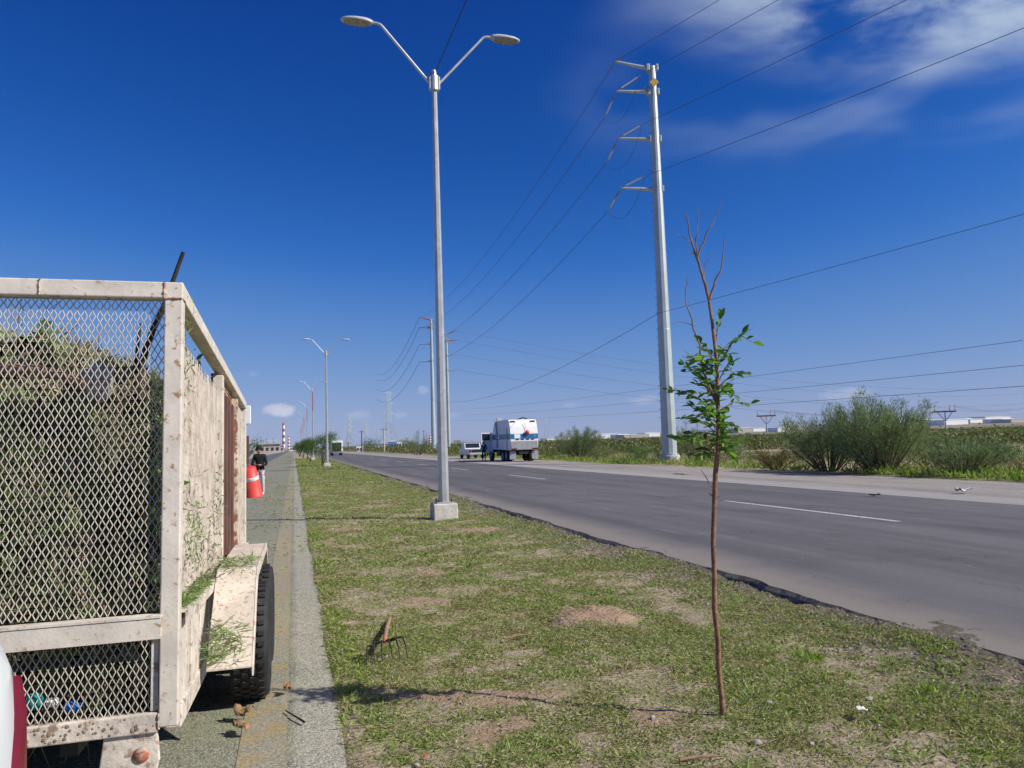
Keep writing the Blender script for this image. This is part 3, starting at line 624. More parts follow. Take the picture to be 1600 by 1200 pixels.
def load_leaves(n, Lr, Wr):
    q = rng.random(n); P = np.zeros((n, 3)); D = rng.normal(size=(n, 3))
    a = q < .46; b = (q >= .46) & (q < .80); c = q >= .80
    u = rng.random(n); v = rng.random(n)
    P[:, 0] = x0 + u * (x1 - x0)
    # rear face
    P[a, 2] = .09 + v[a] * (heap(P[a, 0], y0) - .10); P[a, 1] = y0 + .12 + .42 * v[a] ** 1.7 + .24 * (fbm(u[a] * 9, v[a] * 9, 3) - .34) - .10 * rng.random(a.sum())
    # top
    vv = rng.random(b.sum()) ** 1.5; P[b, 1] = y0 + .42 + vv * (y1 - y0 - .45); P[b, 2] = heap(P[b, 0], P[b, 1]) - .09 + .13 * rng.random(b.sum()) ** 2
    # right side
    P[c, 0] = x1 - .12 * rng.random(c.sum()) + .02; P[c, 1] = y0 + u[c] * (y1 - y0); P[c, 2] = .09 + v[c] * (heap(x1, P[c, 1]) - .10)
    D[b, 2] = np.abs(D[b, 2]) * .8; D[a, 1] = -np.abs(D[a, 1]) * .2; D[a, 2] -= .3
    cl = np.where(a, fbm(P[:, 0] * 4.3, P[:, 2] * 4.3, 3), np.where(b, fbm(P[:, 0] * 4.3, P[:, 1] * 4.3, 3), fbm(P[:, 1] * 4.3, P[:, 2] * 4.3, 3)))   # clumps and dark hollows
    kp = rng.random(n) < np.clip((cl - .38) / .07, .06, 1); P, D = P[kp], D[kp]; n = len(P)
    L = rng.uniform(*Lr, n); D = unit(D)
    E_ = P + D * L[:, None]
    P[:, 1] += np.clip(.065 - E_[:, 1], 0, 1)                       # stay behind the gate mesh
    P[:, 0] -= np.clip(E_[:, 0] - (-.065), 0, 1)
    V, F = leaf_quads(P, D, L, rng.uniform(*Wr, n)); return tol(V), F
V, F = join([load_leaves(40000, (.03, .085), (.012, .034)), load_leaves(9000, (.06, .12), (.03, .055)), load_leaves(14000, (.06, .18), (.006, .016))]); npmesh('cut_leaves', V, F, MT['waste'], LOAD, kind='stuff')
V, F = join([load_leaves(17000, (.10, .30), (.0025, .006)), load_leaves(1500, (.04, .1), (.02, .05))]); npmesh('cut_stems', V, F, MT['waste2'], LOAD, kind='stuff')
V, F = join([load_leaves(9000, (.03, .08), (.012, .03)), load_leaves(3000, (.12, .3), (.004, .009))]); npmesh('brown_bits', V, F, MT['waste3'], LOAD, kind='stuff')
bs = MB(); bl = []                                              # leafy cut boughs tangled over the top and the rear face
rb = random.Random(17)
for k in range(130):
    rear = k % 2; xx = rb.uniform(x0 + .1, x1 - .1) if k % 5 else rb.uniform(-.9, -.15)
    p = Vector((xx, y0 + .16, rb.uniform(.3, 1.5))) if rear else Vector((xx, y0 + .42 + 1.6 * rb.random() ** 1.6, 0))
    if rear: p.y += .42 * (p.z / 1.75) ** 1.7
    if not rear: p.z = float(heap(p.x, p.y)) - .08
    d = Vector((rb.gauss(0, 1), rb.gauss(0, .15) if rear else rb.gauss(.2, .5), rb.gauss(-.2, .7) if rear else rb.uniform(-.1, .55))).normalized(); L = rb.uniform(.25, .6); q = [p]
    for j in range(5):
        n_ = q[-1] + d * L / 5; n_.x = max(x0 + .02, min(-.075, n_.x)); n_.y = max(.078, n_.y); n_.z = min(n_.z, 2.0); q.append(n_); d = (d + Vector((rb.gauss(0, .2), rb.gauss(0, .1), rb.gauss(-.1, .2)))).normalized()
    bs.tube(q, [.007, .006, .005, .004, .003, .002], 5, cap=False)
    n = 26; t_ = rng.random(n) * 4.99; i_ = t_.astype(int); Q = np.array([tuple(v_) for v_ in q]); P_ = Q[i_] + (Q[i_ + 1] - Q[i_]) * (t_ - i_)[:, None]; P_[:, 1] = np.maximum(P_[:, 1], .10)
    bl.append(leaf_quads(P_, rng.normal(size=(n, 3)) * (1, .25 if rear else 1, 1), rng.uniform(.03, .07, n), rng.uniform(.014, .032, n)))
V, F = join(bl); npmesh('bough_leaves', tol(V), F, MT['waste'], LOAD, kind='stuff')
bs.v = [tuple(p) for p in tol(bs.v)]; bs.build('boughs', MT['waste3'], LOAD, kind='stuff')
# branches sticking out, bag, scraps: things of their own
def stick(name, pts, r0, r1, m, **k):
    b = MB(); n = len(pts); base = Vector(pts[0])
    b.tube([Vector(p) - base for p in pts], [r0 + (r1 - r0) * i / (n - 1) for i in range(n)], 7)
    return b.build(name, MT[m], loc=base, **k)
stick('dead_branch', [(-.80, 4.35, 1.80), (-.785, 4.3, 1.97), (-.74, 4.27, 2.14), (-.70, 4.26, 2.26), (-.655, 4.25, 2.36), (-.62, 4.25, 2.47), (-.55, 4.22, 2.67)], .022, .010, 'darkbark', label='long black dead branch leaning out over the trailer top rail', cat='branch')
stick('dead_branch', [(-.80, 4.3, 1.9), (-.788, 4.3, 2.08), (-.775, 4.29, 2.2), (-.765, 4.3, 2.30)], .013, .006, 'darkbark', label='short dark broken branch standing upright in the weed heap', cat='branch')
stick('cut_log', [(-1.35, 4.05, 2.03), (-1.17, 4.02, 2.03), (-1.05, 4.0, 2.0), (-.95, 3.98, 1.955)], .034, .022, 'deadwood', label='brown cut bough lying across the top of the weed heap', cat='branch')
def crumple(name, c, s, m, seed, **k):
    bm = bmesh.new(); bmesh.ops.create_icosphere(bm, subdivisions=3, radius=1); r_ = random.Random(seed)
    for v in bm.verts:
        p = v.co; f = .7 + .6 * float(fbm(p.x * 2.5 + seed, p.y * 2.5 + p.z * 1.7, 3)) + r_.uniform(-.13, .13)
        v.co = Vector((p.x * s[0] * f, p.y * s[1] * f, p.z * s[2] * f))
    me = bpy.data.meshes.new(name); bm.to_mesh(me); bm.free(); me.materials.append(m)
    o = bpy.data.objects.new(name, me); COL.objects.link(o); o.location = c
    return prop(o, **k)
MT['film'] = mat('clear_grey_film', (.40, .385, .36), .7, .45, 30, 0, .6)
crumple('plastic_bag', (-.93, 4.16, 1.99), (.075, .06, .10), MT['film'], 4, label='crumpled clear grey plastic bag on the weed heap', cat='bag')
MT['teal'] = mat('teal_plastic', (.01, .28, .30), .4); MT['bluep'] = mat('blue_plastic', (.02, .17, .62), .4)
crumple('bottle_scrap', (-1.09, 3.835, .56), (.035, .02, .04), MT['teal'], 9, label='teal plastic scrap behind the lower gate mesh', cat='litter')
crumple('wrapper', (-.945, 3.83, .52), (.045, .02, .025), MT['bluep'], 12, label='blue wrapper behind the lower gate mesh', cat='litter')
crumple('paper_scrap', (-1.02, 3.83, .55), (.03, .02, .02), MT['litter'], 15, label='white paper scrap beside the blue wrapper in the trailer', cat='litter')
# clippings lying on fender and ledge, tufts poking through the side mesh
def fz(y): return np.interp(y, [.80, 1.26, 1.40, 2.92, 3.05, 3.45], [.10, .50, .575, .63, .57, .16])
n = 900; y_ = np.concatenate([rng.uniform(.81, 1.0, 420), rng.uniform(1.36, 2.0, 480)]); x_ = rng.uniform(.03, .25, n); x_[:420] = .03 + .18 * rng.random(420) ** 1.5
V1, F1 = leaf_quads(np.stack([x_, y_, fz(y_) + .004 + .05 * rng.random(n) * (y_ < 1.02)], -1), rng.normal(size=(n, 3)) * (1, 1, .35), rng.uniform(.03, .10, n), rng.uniform(.003, .008, n))
n = 700; y_ = rng.uniform(.1, 1.3, n) ** 1; V2, F2 = leaf_quads(np.stack([rng.uniform(-.04, .03, n), y_, np.full(n, MID + .03) + .04 * rng.random(n)], -1), rng.normal(size=(n, 3)) * (1, 1, .6), rng.uniform(.02, .06, n), rng.uniform(.004, .009, n))
n = 800; q = rng.integers(0, 5, n); cy = np.array([.55, .9, 1.6, .35, 1.95])[q] + rng.normal(size=n) * .07; cz = np.array([.85, .75, .72, 1.75, 1.0])[q] + rng.normal(size=n) * .14
V3, F3 = leaf_quads(np.stack([rng.uniform(-.05, .01, n), cy, cz], -1), rng.normal(size=(n, 3)) * (.6, 1, 1), rng.uniform(.02, .06, n), rng.uniform(.004, .010, n))
V, F = join([(V1, F1), (V2, F2), (V3, F3)])
npmesh('caught_clippings', V, F, MT['waste'], TR, kind='stuff')
# ================================================================== TOW TRUCK ahead of the trailer (almost wholly hidden by it)
def quad_prism(b, secs, mi=0):
    """loft of rectangular-ish rings: secs = list of point loops of equal size"""
    n = len(secs[0]); vs = [p for s_ in secs for p in s_]
    fs = [(i * n + k, i * n + (k + 1) % n, (i + 1) * n + (k + 1) % n, (i + 1) * n + k) for i in range(len(secs) - 1) for k in range(n)]
    fs += [tuple(range(n)), tuple(range((len(secs) - 1) * n, len(secs) * n))]
    return b.add(vs, fs, mi)
tt = empty('tow_truck', (-1.80, 10.4, 0), 0, label='white truck hitched in front of the cage trailer, only its mirrors showing', cat='truck')
MB().box((0, 2.2, .62), (.8, 4.6, .16)).build('chassis', MT['dark_metal'], tt)
MB().prism([(2.0, .7), (4.3, .7), (4.35, 1.25), (3.6, 1.4), (3.1, 2.05), (2.1, 2.05)], -.82, .82).build('cab', MT['white'], tt, .04)
MB().box((0, .85, .85), (1.75, 2.2, .12)).box((0, 1.93, 1.2), (1.75, .06, .65)).build('flat_bed', MT['truckgrey'], tt, .01)
MB().prism([(3.05, 1.99), (3.58, 1.42), (3.585, 1.44), (3.06, 2.0)], -.75, .75).build('windscreen', MT['glass'], tt)
for s in (-1, 1):
    MB().prism([(2.25, 1.4), (3.4, 1.4), (3.0, 1.95), (2.25, 1.95)], s * .822 - .004, s * .822 + .004).build('window', MT['glass'], tt)
    mr = MB().box((s * 1.145, 1.62, 2.155), (.075, .06, .28)).build('mirror', MT['white'], tt, .012)
    MB().tube([(s * .84, 2.2, 1.95), (s * 1.14, 1.68, 2.03)], .012).build('bracket', MT['dark_metal'], mr)
    MB().box((s * 1.13, 1.6, 1.63), (.05, .05, .42)).bar((s * .80, 1.9, 1.75), (s * 1.12, 1.62, 1.75), .02, .02).build('stake', MT['rust'], tt)
    for y in (.6, 3.5): wheel(tt, (s * .74, y, .36), .36, .22, s, 0, 'white')
# ================================================================== WHITE CAR beside the camera, tail towards the trailer
car = empty('white_car', (-1.555, .10, 0), 0, label='white car with a wraparound red tail light, cut off by the left edge', cat='car')
def ring(y, zb, zs, zr, hw, hr):   # bottom, shoulder, roof, half widths
    L = [(-hw * .94, zb), (-hw, zb + .18), (-hw * 1.0, (zb + zs) / 2), (-hw * .965, zs)]
    if zr > zs + .02: L += [(-hr, zr - .05), (-hr * .86, zr)]
    else: L += [(-hw * .9, zs + .012), (-hw * .8, zs + .02)]
    L = L + [(-a, b) for a, b in L[::-1]]
    return [(a, y, b) for a, b in L]
secs = [ring(-2.05, .40, .74, 0, .68, 0), ring(-1.95, .26, .80, 0, .80, 0), ring(-1.2, .22, .95, 0, .88, 0), ring(-.72, .22, 1.0, 1.01, .885, .8), ring(-.05, .22, 1.02, 1.47, .885, .66), ring(.8, .22, 1.06, 1.50, .885, .66), ring(1.45, .22, 1.11, 1.46, .885, .64), ring(1.85, .24, 1.16, 1.42, .90, .62), ring(2.10, .26, 1.19, 1.21, .895, .70), ring(2.22, .28, 1.15, 0, .885, 0), ring(2.31, .30, 1.04, 0, .83, 0), ring(2.36, .36, .80, 0, .74, 0)]
cb = MB(); quad_prism(cb, secs); cb.sm = [True] * len(cb.f); body = cb.build('body', MT['carwhite'], car)
sb = body.modifiers.new('sub', 'SUBSURF'); sb.levels = 1; sb.render_levels = 1
for s in (-1, 1):
    MB().prism([(-.45, 1.06), (1.6, 1.13), (1.35, 1.38), (.1, 1.40)], s * .80 - .02, s * .80 + .012).build('window', MT['glass'], car, .01)
    tl = MB(); quad_prism(tl, [[(s * .80, y, z0), (s * (.902 if y < 2.2 else .885 - (y - 2.2) * .6), y, z0), (s * (.895 if y < 2.2 else .875 - (y - 2.2) * .6), y, z1), (s * .78, y, z1)] for y, z0, z1 in ((2.03, .58, .66), (2.09, .56, .84), (2.16, .56, .98), (2.22, .56, 1.05), (2.28, .57, 1.03), (2.345, .62, .94))])
    tl.build('tail_light', MT['red'], car, .012)
    for y in (-1.3, 1.35): wheel(car, (s * .78, y, .32), .32, .2, s, 0, 'truckgrey')
MB().box((0, 2.33, .42), (1.4, .12, .2)).build('bumper', MT['carwhite'], car, .04)
MB().prism([(-.66, 1.03), (-.62, 1.03), (-.02, 1.42), (-.06, 1.44)], -.6, .6).build('windscreen', MT['glass'], car)
# ================================================================== CULTIVATOR FORK on the median
fk = empty('cultivator_fork', (.655, 5.9, .02), 0, label='bent-tine garden fork with orange-collared wooden handle lying on the grass', cat='fork')
bar_ = [(-.135, .0, .085), (-.09, .02, .125), (-.03, .03, .118), (.04, .03, .122), (.09, .02, .138), (.135, .0, .125)]
for i, (x, y, z) in enumerate([(-.14, 0, .10), (-.085, .0, .125), (-.03, 0, .125), (.027, 0, .13), (.08, 0, .14), (.135, 0, .142)]):
    sx_ = x * 1.0 + (.012 if x > 0 else -.004)
    MB().tube([(x * .55, .05, z - .012), (x * .9, .03, z + .004), (x, -.01, z - .004), (sx_, -.055, z - .045), (sx_ * 1.04, -.10, .03), (sx_ * 1.05, -.125, -.02)], [.006, .0065, .0065, .006, .005, .0035], 8).build('tine', MT['dark_metal'], fk)
MB().tube([(-.085, .045, .112), (0, .06, .116), (.09, .045, .128)], .010, 8).build('crossbar', MT['dark_metal'], fk)
MB().tube([(0, .05, .115), (.008, .12, .110), (.018, .19, .1045)], [.013, .016, .018], 10).build('socket', MT['orange_paint'], fk)
MB().tube([(.017, .185, .105), (.09, .70, .062), (.185, 1.26, .018)], [.0165, .018, .017], 10).build('handle', MT['wood'], fk)
# ================================================================== SAPLING
sap = empty('young_tree', (2.35, 3.97, 0), label='thin young tree with green leaves and bare dead top on the median', cat='tree')
sl_ = lambda P: [Vector(p) - Vector((2.35, 3.97, 0)) for p in P]
tk = [(2.355, 3.97, -.03), (2.35, 3.97, .12), (2.343, 3.975, .3), (2.345, 3.97, .45), (2.332, 3.97, .63), (2.342, 3.968, .82), (2.345, 3.97, 1.0), (2.36, 3.965, 1.2), (2.378, 3.96, 1.4), (2.40, 3.955, 1.55), (2.408, 3.95, 1.7), (2.415, 3.95, 1.9), (2.417, 3.95, 2.08), (2.40, 3.95, 2.31), (2.39, 3.96, 2.45)]
MB().tube(sl_(tk), [.019, .0155, .0145, .0145, .0145, .0138, .0142, .0138, .0158, .013, .0125, .0115, .0105, .009, .008], 10).build('trunk', MT['bark'], sap)
def wob(pts, k=3, a=.0028):
    o_ = []
    for i in range(len(pts) - 1):
        p, q = Vector(pts[i]), Vector(pts[i + 1])
        for j in range(k): o_.append(p.lerp(q, j / k) + (Vector([random.gauss(0, a) for _ in range(3)]) if i + j else Vector((0, 0, 0))))
    return o_ + [Vector(pts[-1])]
def twig(pts, r0, r1, m='deadwood', k=3):
    P = wob(sl_(pts), k); n = len(P)
    return MB().tube(P, [r0 + (r1 - r0) * i / (n - 1) for i in range(n)], 6).build('branch', MT[m], sap)
twig([(2.39, 3.96, 2.45), (2.365, 3.965, 2.56), (2.34, 3.97, 2.67), (2.315, 3.975, 2.76), (2.30, 3.98, 2.82), (2.285, 3.985, 2.92), (2.28, 3.99, 2.97)], .010, .0022)
twig([(2.395, 3.955, 2.44), (2.43, 3.94, 2.55), (2.47, 3.93, 2.62), (2.485, 3.925, 2.72), (2.50, 3.92, 2.81)], .007, .002)
twig([(2.335, 3.97, 2.68), (2.36, 3.96, 2.76), (2.40, 3.95, 2.84), (2.45, 3.94, 2.93), (2.49, 3.93, 3.02)], .006, .0018)
twig([(2.33, 3.97, 2.69), (2.32, 3.95, 2.80), (2.335, 3.94, 2.90), (2.345, 3.94, 3.0)], .004, .0015)
twig([(2.31, 3.975, 2.77), (2.26, 3.99, 2.82), (2.21, 4.0, 2.85)], .003, .0012)
twig([(2.32, 3.97, 2.72), (2.27, 3.98, 2.725)], .003, .0012)
twig([(2.36, 3.96, 2.56), (2.40, 3.99, 2.66), (2.45, 3.99, 2.74)], .003, .001)
twig([(2.41, 3.95, 1.80), (2.36, 3.965, 1.93), (2.335, 3.975, 2.05), (2.32, 3.98, 2.16), (2.29, 3.99, 2.32), (2.255, 4.0, 2.46), (2.27, 3.99, 2.58)], .008, .0022)
twig([(2.30, 3.985, 2.28), (2.24, 4.0, 2.31), (2.17, 4.02, 2.30)], .003, .001)
twig([(2.325, 3.98, 2.12), (2.27, 3.99, 2.09), (2.22, 4.0, 2.10)], .003, .001)
twig([(2.415, 3.95, 2.10), (2.35, 3.96, 2.10), (2.29, 3.97, 2.06)], .003, .001)
twig([(2.365, 3.96, 1.30), (2.33, 3.96, 1.36), (2.29, 3.97, 1.43)], .004, .0015, 'bark')
twig([(2.36, 3.965, 1.25), (2.41, 3.95, 1.28)], .004, .002, 'bark')
twig([(2.355, 3.965, 1.27), (2.33, 3.97, 1.29)], .005, .003, 'bark')
leafm = MB()
def leafmesh(L, W):
    b = MB(); n = 5; top = []; 
    cs = [(0, 0), (.18, .62), (.42, 1), (.7, .72), (1, 0)]
    mid = [(t * L, 0, -.10 * L * math.sin(t * math.pi) * 0 - .06 * L * t * t) for t, _ in cs]
    vs = []
    for (t, w_), m_ in zip(cs, mid): vs += [m_, (m_[0], w_ * W / 2, m_[2] + .16 * w_ * W), (m_[0], -w_ * W / 2, m_[2] + .16 * w_ * W)]
    fs = []
    for i in range(4): fs += [(i * 3, i * 3 + 3, i * 3 + 4, i * 3 + 1), (i * 3, i * 3 + 2, i * 3 + 5, i * 3 + 3)]
    b.add(vs, fs, 0, True); me = bpy.data.meshes.new('leaf'); me.from_pydata(b.v, [], b.f); me.materials.append(MT['leaf']); return me
LM = [leafmesh(.070, .034), leafmesh(.058, .030), leafmesh(.044, .024), leafmesh(.034, .020)]
def put_leaf(p, d):
    o = bpy.data.objects.new('leaf', random.choice(LM)); COL.objects.link(o); o.parent = sap; o.location = p
    q = Vector(d).to_track_quat('X', 'Z').to_euler(); o.rotation_euler = q; o.rotation_euler.rotate_axis('X', random.uniform(-.9, .9)); s = random.uniform(.75, 1.25); o.scale = (s, s, s)
def leafy(a, b, n, r=.0035):
    """a leafy twig: stem with alternate leaves along it"""
    A, B = (Vector(q) - Vector((2.35, 3.97, 0)) for q in (a, b)); mid_ = A.lerp(B, .5) + Vector((0, 0, .03))
    MB().tube([A, mid_, B], [r, r * .7, r * .3], 5).build('branch', MT['deadwood'], sap)
    for i in range(n):
        t = .22 + .78 * i / max(1, n - 1); p = A.lerp(mid_, t * 2) if t < .5 else mid_.lerp(B, t * 2 - 1)
        ax = (B - A).normalized(); sd = ax.cross(Vector((0, 0, 1))).normalized() * (1 if i % 2 else -1)
        d = ax * random.uniform(.3, .9) + sd * random.uniform(.3, 1) + Vector((random.gauss(0, .3), random.gauss(0, .3), random.uniform(-.5, .35)))
        put_leaf(p, d)
TWG = [((2.415, 3.95, 1.92), (2.60, 3.90, 2.19), 11), ((2.415, 3.95, 2.05), (2.46, 3.94, 2.29), 7), ((2.52, 3.92, 2.08), (2.63, 3.89, 2.06), 5), ((2.415, 3.95, 1.85), (2.27, 3.99, 1.99), 10),
       ((2.41, 3.95, 1.75), (2.22, 4.01, 1.95), 11), ((2.405, 3.95, 1.66), (2.13, 4.03, 1.80), 13), ((2.40, 3.955, 1.60), (2.18, 4.01, 1.62), 11), ((2.39, 3.955, 1.52), (2.22, 4.0, 1.50), 9),
       ((2.38, 3.96, 1.45), (2.26, 3.93, 1.42), 8), ((2.40, 3.955, 1.58), (2.52, 3.92, 1.55), 9), ((2.41, 3.95, 1.66), (2.60, 3.90, 1.70), 7), ((2.41, 3.95, 1.74), (2.50, 3.93, 1.80), 8),
       ((2.415, 3.95, 1.82), (2.52, 3.93, 1.95), 10), ((2.415, 3.95, 1.92), (2.34, 4.02, 2.10), 9), ((2.41, 3.95, 1.70), (2.36, 3.80, 1.78), 9), ((2.41, 3.95, 1.78), (2.45, 4.12, 1.86), 9),
       ((2.41, 3.95, 1.88), (2.40, 3.82, 1.98), 9), ((2.39, 3.955, 1.55), (2.44, 4.1, 1.58), 8), ((2.385, 3.96, 1.48), (2.46, 3.9, 1.43), 8), ((2.40, 3.955, 1.62), (2.30, 4.1, 1.70), 8),
       ((2.415, 3.95, 1.97), (2.33, 3.9, 1.90), 8), ((2.41, 3.95, 1.68), (2.28, 3.93, 1.86), 10), ((2.41, 3.95, 1.80), (2.47, 3.86, 1.74), 8), ((2.417, 3.95, 2.0), (2.50, 3.97, 2.0), 6), ((2.39, 3.955, 1.5), (2.17, 4.03, 1.55), 8)]
for a, b, n in TWG:
    up = .11 if a[2] > 1.5 else .07
    leafy((a[0], a[1], a[2] + up), (b[0], b[1], b[2] + up - (.06 if b[2] > 2.15 else 0)), int(n * 1.25))
rl = random.Random(4)
for k in range(42):      # fill the crown all round the stem
    z_ = rl.uniform(1.50, 2.08); q_ = rl.uniform(0, 6.28); r_ = rl.uniform(.09, .22); c_ = 2.38 + (z_ - 1.4) * .06
    leafy((c_, 3.955, z_), (c_ - .05 + r_ * math.cos(q_), 3.955 + r_ * math.sin(q_), z_ + rl.uniform(-.05, .13)), rl.randint(6, 9))
# ================================================================== LAMP POSTS
def lamp(name, x, y, label, group, tint=None, det=True):
    t = empty(name, (x, y, 0), 0, label=label, cat='street lamp', group=group)
    MB().prism([(-.27, .0), (.27, .0), (.27, .05), (.24, .33), (.22, .36), (-.22, .36), (-.24, .33), (-.27, .05)], -.26, .26).build('concrete_base', MT['concrete'], t, .02)
    if det:
        for i, (a, b) in enumerate(((-.14, -.14), (.14, -.14), (-.14, .14), (.14, .14))): MB().tube([(a, b, .355), (a, b, .45)], .014, 6).build('anchor_bolt', MT['dark_metal'], t)
    MB().box((0, 0, .375), (.36, .36, .025)).build('base_plate', MT['galv'], t, .004)
    n = 8; rb, rt = .120, .058
    vs = []
    for z, r_ in ((.385, rb), (9.72, rt)):
        for k in range(n): q = 2 * math.pi * (k + .5) / n; vs.append((r_ * math.cos(q), r_ * math.sin(q), z))
    MB().add(vs, [(k, (k + 1) % n, n + (k + 1) % n, n + k) for k in range(n)]).build('pole', MT['galv'], t)
    if tint:
        vs = [(p[0] * 1.04, p[1] * 1.04, p[2]) for p in vs]
        vs = [((rt + .02) * math.cos(2 * math.pi * (k + .5) / n), (rt + .02) * math.sin(2 * math.pi * (k + .5) / n), 6.6) for k in range(n)] + [((rt + .006) * math.cos(2 * math.pi * (k + .5) / n), (rt + .006) * math.sin(2 * math.pi * (k + .5) / n), 9.70) for k in range(n)]
        MB().add(vs, [(k, (k + 1) % n, n + (k + 1) % n, n + k) for k in range(n)]).build('painted_band', MT['redpaint'], t)
    col = MB().lathe([(0, 9.62), (.098, 9.62), (.10, 9.63), (.10, 9.95), (.098, 9.96), (.055, 9.96), (.055, 10.09), (.05, 10.10), (0, 10.10)], n=8 if not det else 12, sm=False).build('collar', MT['galv'], t)
    for s in (-1, 1):
        MB().box((s * .105, 0, 9.79), (.03, .12, .30)).build('clamp', MT['galv'], col, .004)
        arm = MB().tube([(s * .11, 0, 9.80), (s * 1.14, 0, 10.98), (s * 1.19, 0, 11.03), (s * 1.26, 0, 11.05), (s * 1.46, 0, 11.06)], .031, 8).build('arm', MT['galv'], t)
        hd = MB(); S = []
        for u, hw, zt, zb in ((1.36, .045, .035, -.035), (1.42, .08, .05, -.045), (1.52, .13, .06, -.05), (1.72, .155, .056, -.05), (1.92, .13, .042, -.045), (2.02, .075, .02, -.04), (2.06, .03, .0, -.03)):
            S.append([(s * u, -hw, zb + 11.06), (s * u, -hw, 11.06), (s * u, -hw * .55, zt + 11.06), (s * u, hw * .55, zt + 11.06), (s * u, hw, 11.06), (s * u, hw, zb + 11.06)])
        quad_prism(hd, S); hd.sm = [True] * len(hd.f); h_ = hd.build('luminaire', MT['lampgrey'], arm)
        if det:
            MB().prism([(-.12, 1.46), (.12, 1.46), (.145, 1.7), (.11, 1.93), (-.11, 1.93), (-.145, 1.7)], 10.955, 10.978, axis='Z') if False else None
            ln = MB(); P_ = [(1.44, .07), (1.54, .125), (1.72, .15), (1.90, .125), (1.99, .07)]
            quad_prism(ln, [[(s * u, -w_, 11.022), (s * u, w_, 11.022), (s * u, w_ * .95, 11.0), (s * u, -w_ * .95, 11.0)] for u, w_ in P_]); ln.build('lens', MT['lens'], arm)
            MB().lathe([(.0, .15), (.028, .145), (.03, .08)], (s * 1.60, 0, 10.99), 10).build('photocell', MT['lampgrey'], arm)
    return t
ords = ['nearest', 'second', 'third', 'fourth', 'fifth', 'sixth', 'seventh']
LX = [3.12, 2.75, 2.6, 2.6, 2.6, 2.6, 2.6]; LYs = [16.33, 67, 110, 156, 203, 250, 297]
for i in range(7):
    lamp('street_lamp', LX[i], LYs[i], ('tall galvanised double-arm street lamp on a concrete block, nearest to the viewer' if i == 0 else f'double-arm street lamp on the median, {ords[i]} from the viewer' + (' with reddish upper pole' if i > 1 else '')), 'street lamps along the median', tint=i > 1, det=i < 2)
def cable(name, pts_ends, sag, r, m, label, cat='cable', group='overhead power cables', n=22, ns=5):
    a, b = Vector(pts_ends[0]), Vector(pts_ends[1]); P = []
    for i in range(n + 1):
        t = i / n; p = a.lerp(b, t); p.z -= sag * 4 * t * (1 - t); P.append(p - a)
    return MB().tube(P, r, ns).build(name, MT[m], loc=a, label=label, cat=cat, group=group)
cable('lamp_cable', ((3.15, 16.27, 10.06), (3.25, -30, 10.0)), .7, .011, 'cable', 'black cable running overhead from the top of the nearest street lamp')
MB().tube([(.10 * math.cos(q) - .06, .1 * math.sin(q), .03 * math.sin(q)) for q in [k * .6 for k in range(11)]], .006, 5).build('cable_coil', MT['cable'], loc=(3.10, 16.33, 10.02), label='small loop of black cable on top of the nearest lamp post', cat='cable')
# ================================================================== STEEL MONOPOLES
ARMZ = (27.5, 25.75, 22.35, 18.8)
def monopole(x, y, s, label, arms=-1, foot=.5, tip_red=0, top=27.6, rot=0):
    t = empty('steel_power_pole', (x, y, 0), rot, label=label, cat='power pole', group='steel monopoles of the transmission line')
    n = 12; vs = []
    segs = [(.55, .50), (9, .43), (9.02, .42), (18.5, .335), (18.52, .325), (top - .02, .24)]
    for z, r_ in segs:
        for k in range(n): q = 2 * math.pi * (k + .5) / n; vs.append((r_ * s * math.cos(q), r_ * s * math.sin(q), z))
    fs = [(i * n + k, i * n + (k + 1) % n, (i + 1) * n + (k + 1) % n, (i + 1) * n + k) for i in range(5) for k in range(n)] + [tuple(range(5 * n, 6 * n))]
    MB().add(vs, fs).build('shaft', MT['galv_pole'], t)
    MB().lathe([(0, 0), (.68, 0), (.68, .42), (.64, .45), (0, .45)], n=18, sm=False).build('footing', MT['concrete'], t)
    MB().lathe([(0, .45), (.63, .45), (.63, .55), (0, .55)], n=16, sm=False).build('base_flange', MT['galv_pole'], t)
    for k, z in enumerate(ARMZ):
        dz = .55 if k == 0 else .15
        a = MB().tube([(arms * .2, 0, z), (arms * .45, 0, z + .01), (arms * 2.55, 0, z + dz)], [.16, .14, .075], 8).build('arm', MT['redpaint'] if tip_red and k < 2 else MT['galv_pole'], t)
        MB().box((arms * .30, 0, z), (.22, .42, .48)).build('arm_clamp', MT['galv_pole'], a, .02); MB().box((-arms * .34, 0, z), (.16, .36, .44)).build('arm_clamp', MT['galv_pole'], a, .02)
    b = MB()
    for k in range(44): b.tube([(arms * .3, 0, 3 + k * .55), (arms * (.36 + .22 * (1 - k / 60) + .0), 0, 3 + k * .55)], .016, 4)
    b.build('climbing_pegs', MT['dark_metal'], t, kind='stuff')
    tg = MB().box((.04, -.36, 26.3), (.46, .03, .46), 0, Matrix.Rotation(R(45), 3, 'Y')).build('warning_tag', MT['yellow_sign'], t)
    MB().box((arms * .5, .1, 25.95), (.34, .03, .34), 0, Matrix.Rotation(R(45), 3, 'Y')).build('warning_tag', MT['yellow_sign'], t)
    return t
P1 = Vector((24.31, 46.14, 0)); P2 = Vector((27.45, 153, -.2)); P3 = Vector((34.4, 172, -.1))
r1 = -R(16)
monopole(*P1.xy, 1, 'tall grey steel power pole with yellow tags and four side arms beside the gravel shoulder', rot=r1)
monopole(*P2.xy, 1, 'steel power pole with reddish upper arms, just left of the nearest lamp post', tip_red=1, rot=r1)
monopole(*P3.xy, .9, 'steel power pole half hidden behind the nearest lamp post, arms to the right', arms=1, tip_red=1, top=26.0, rot=r1)
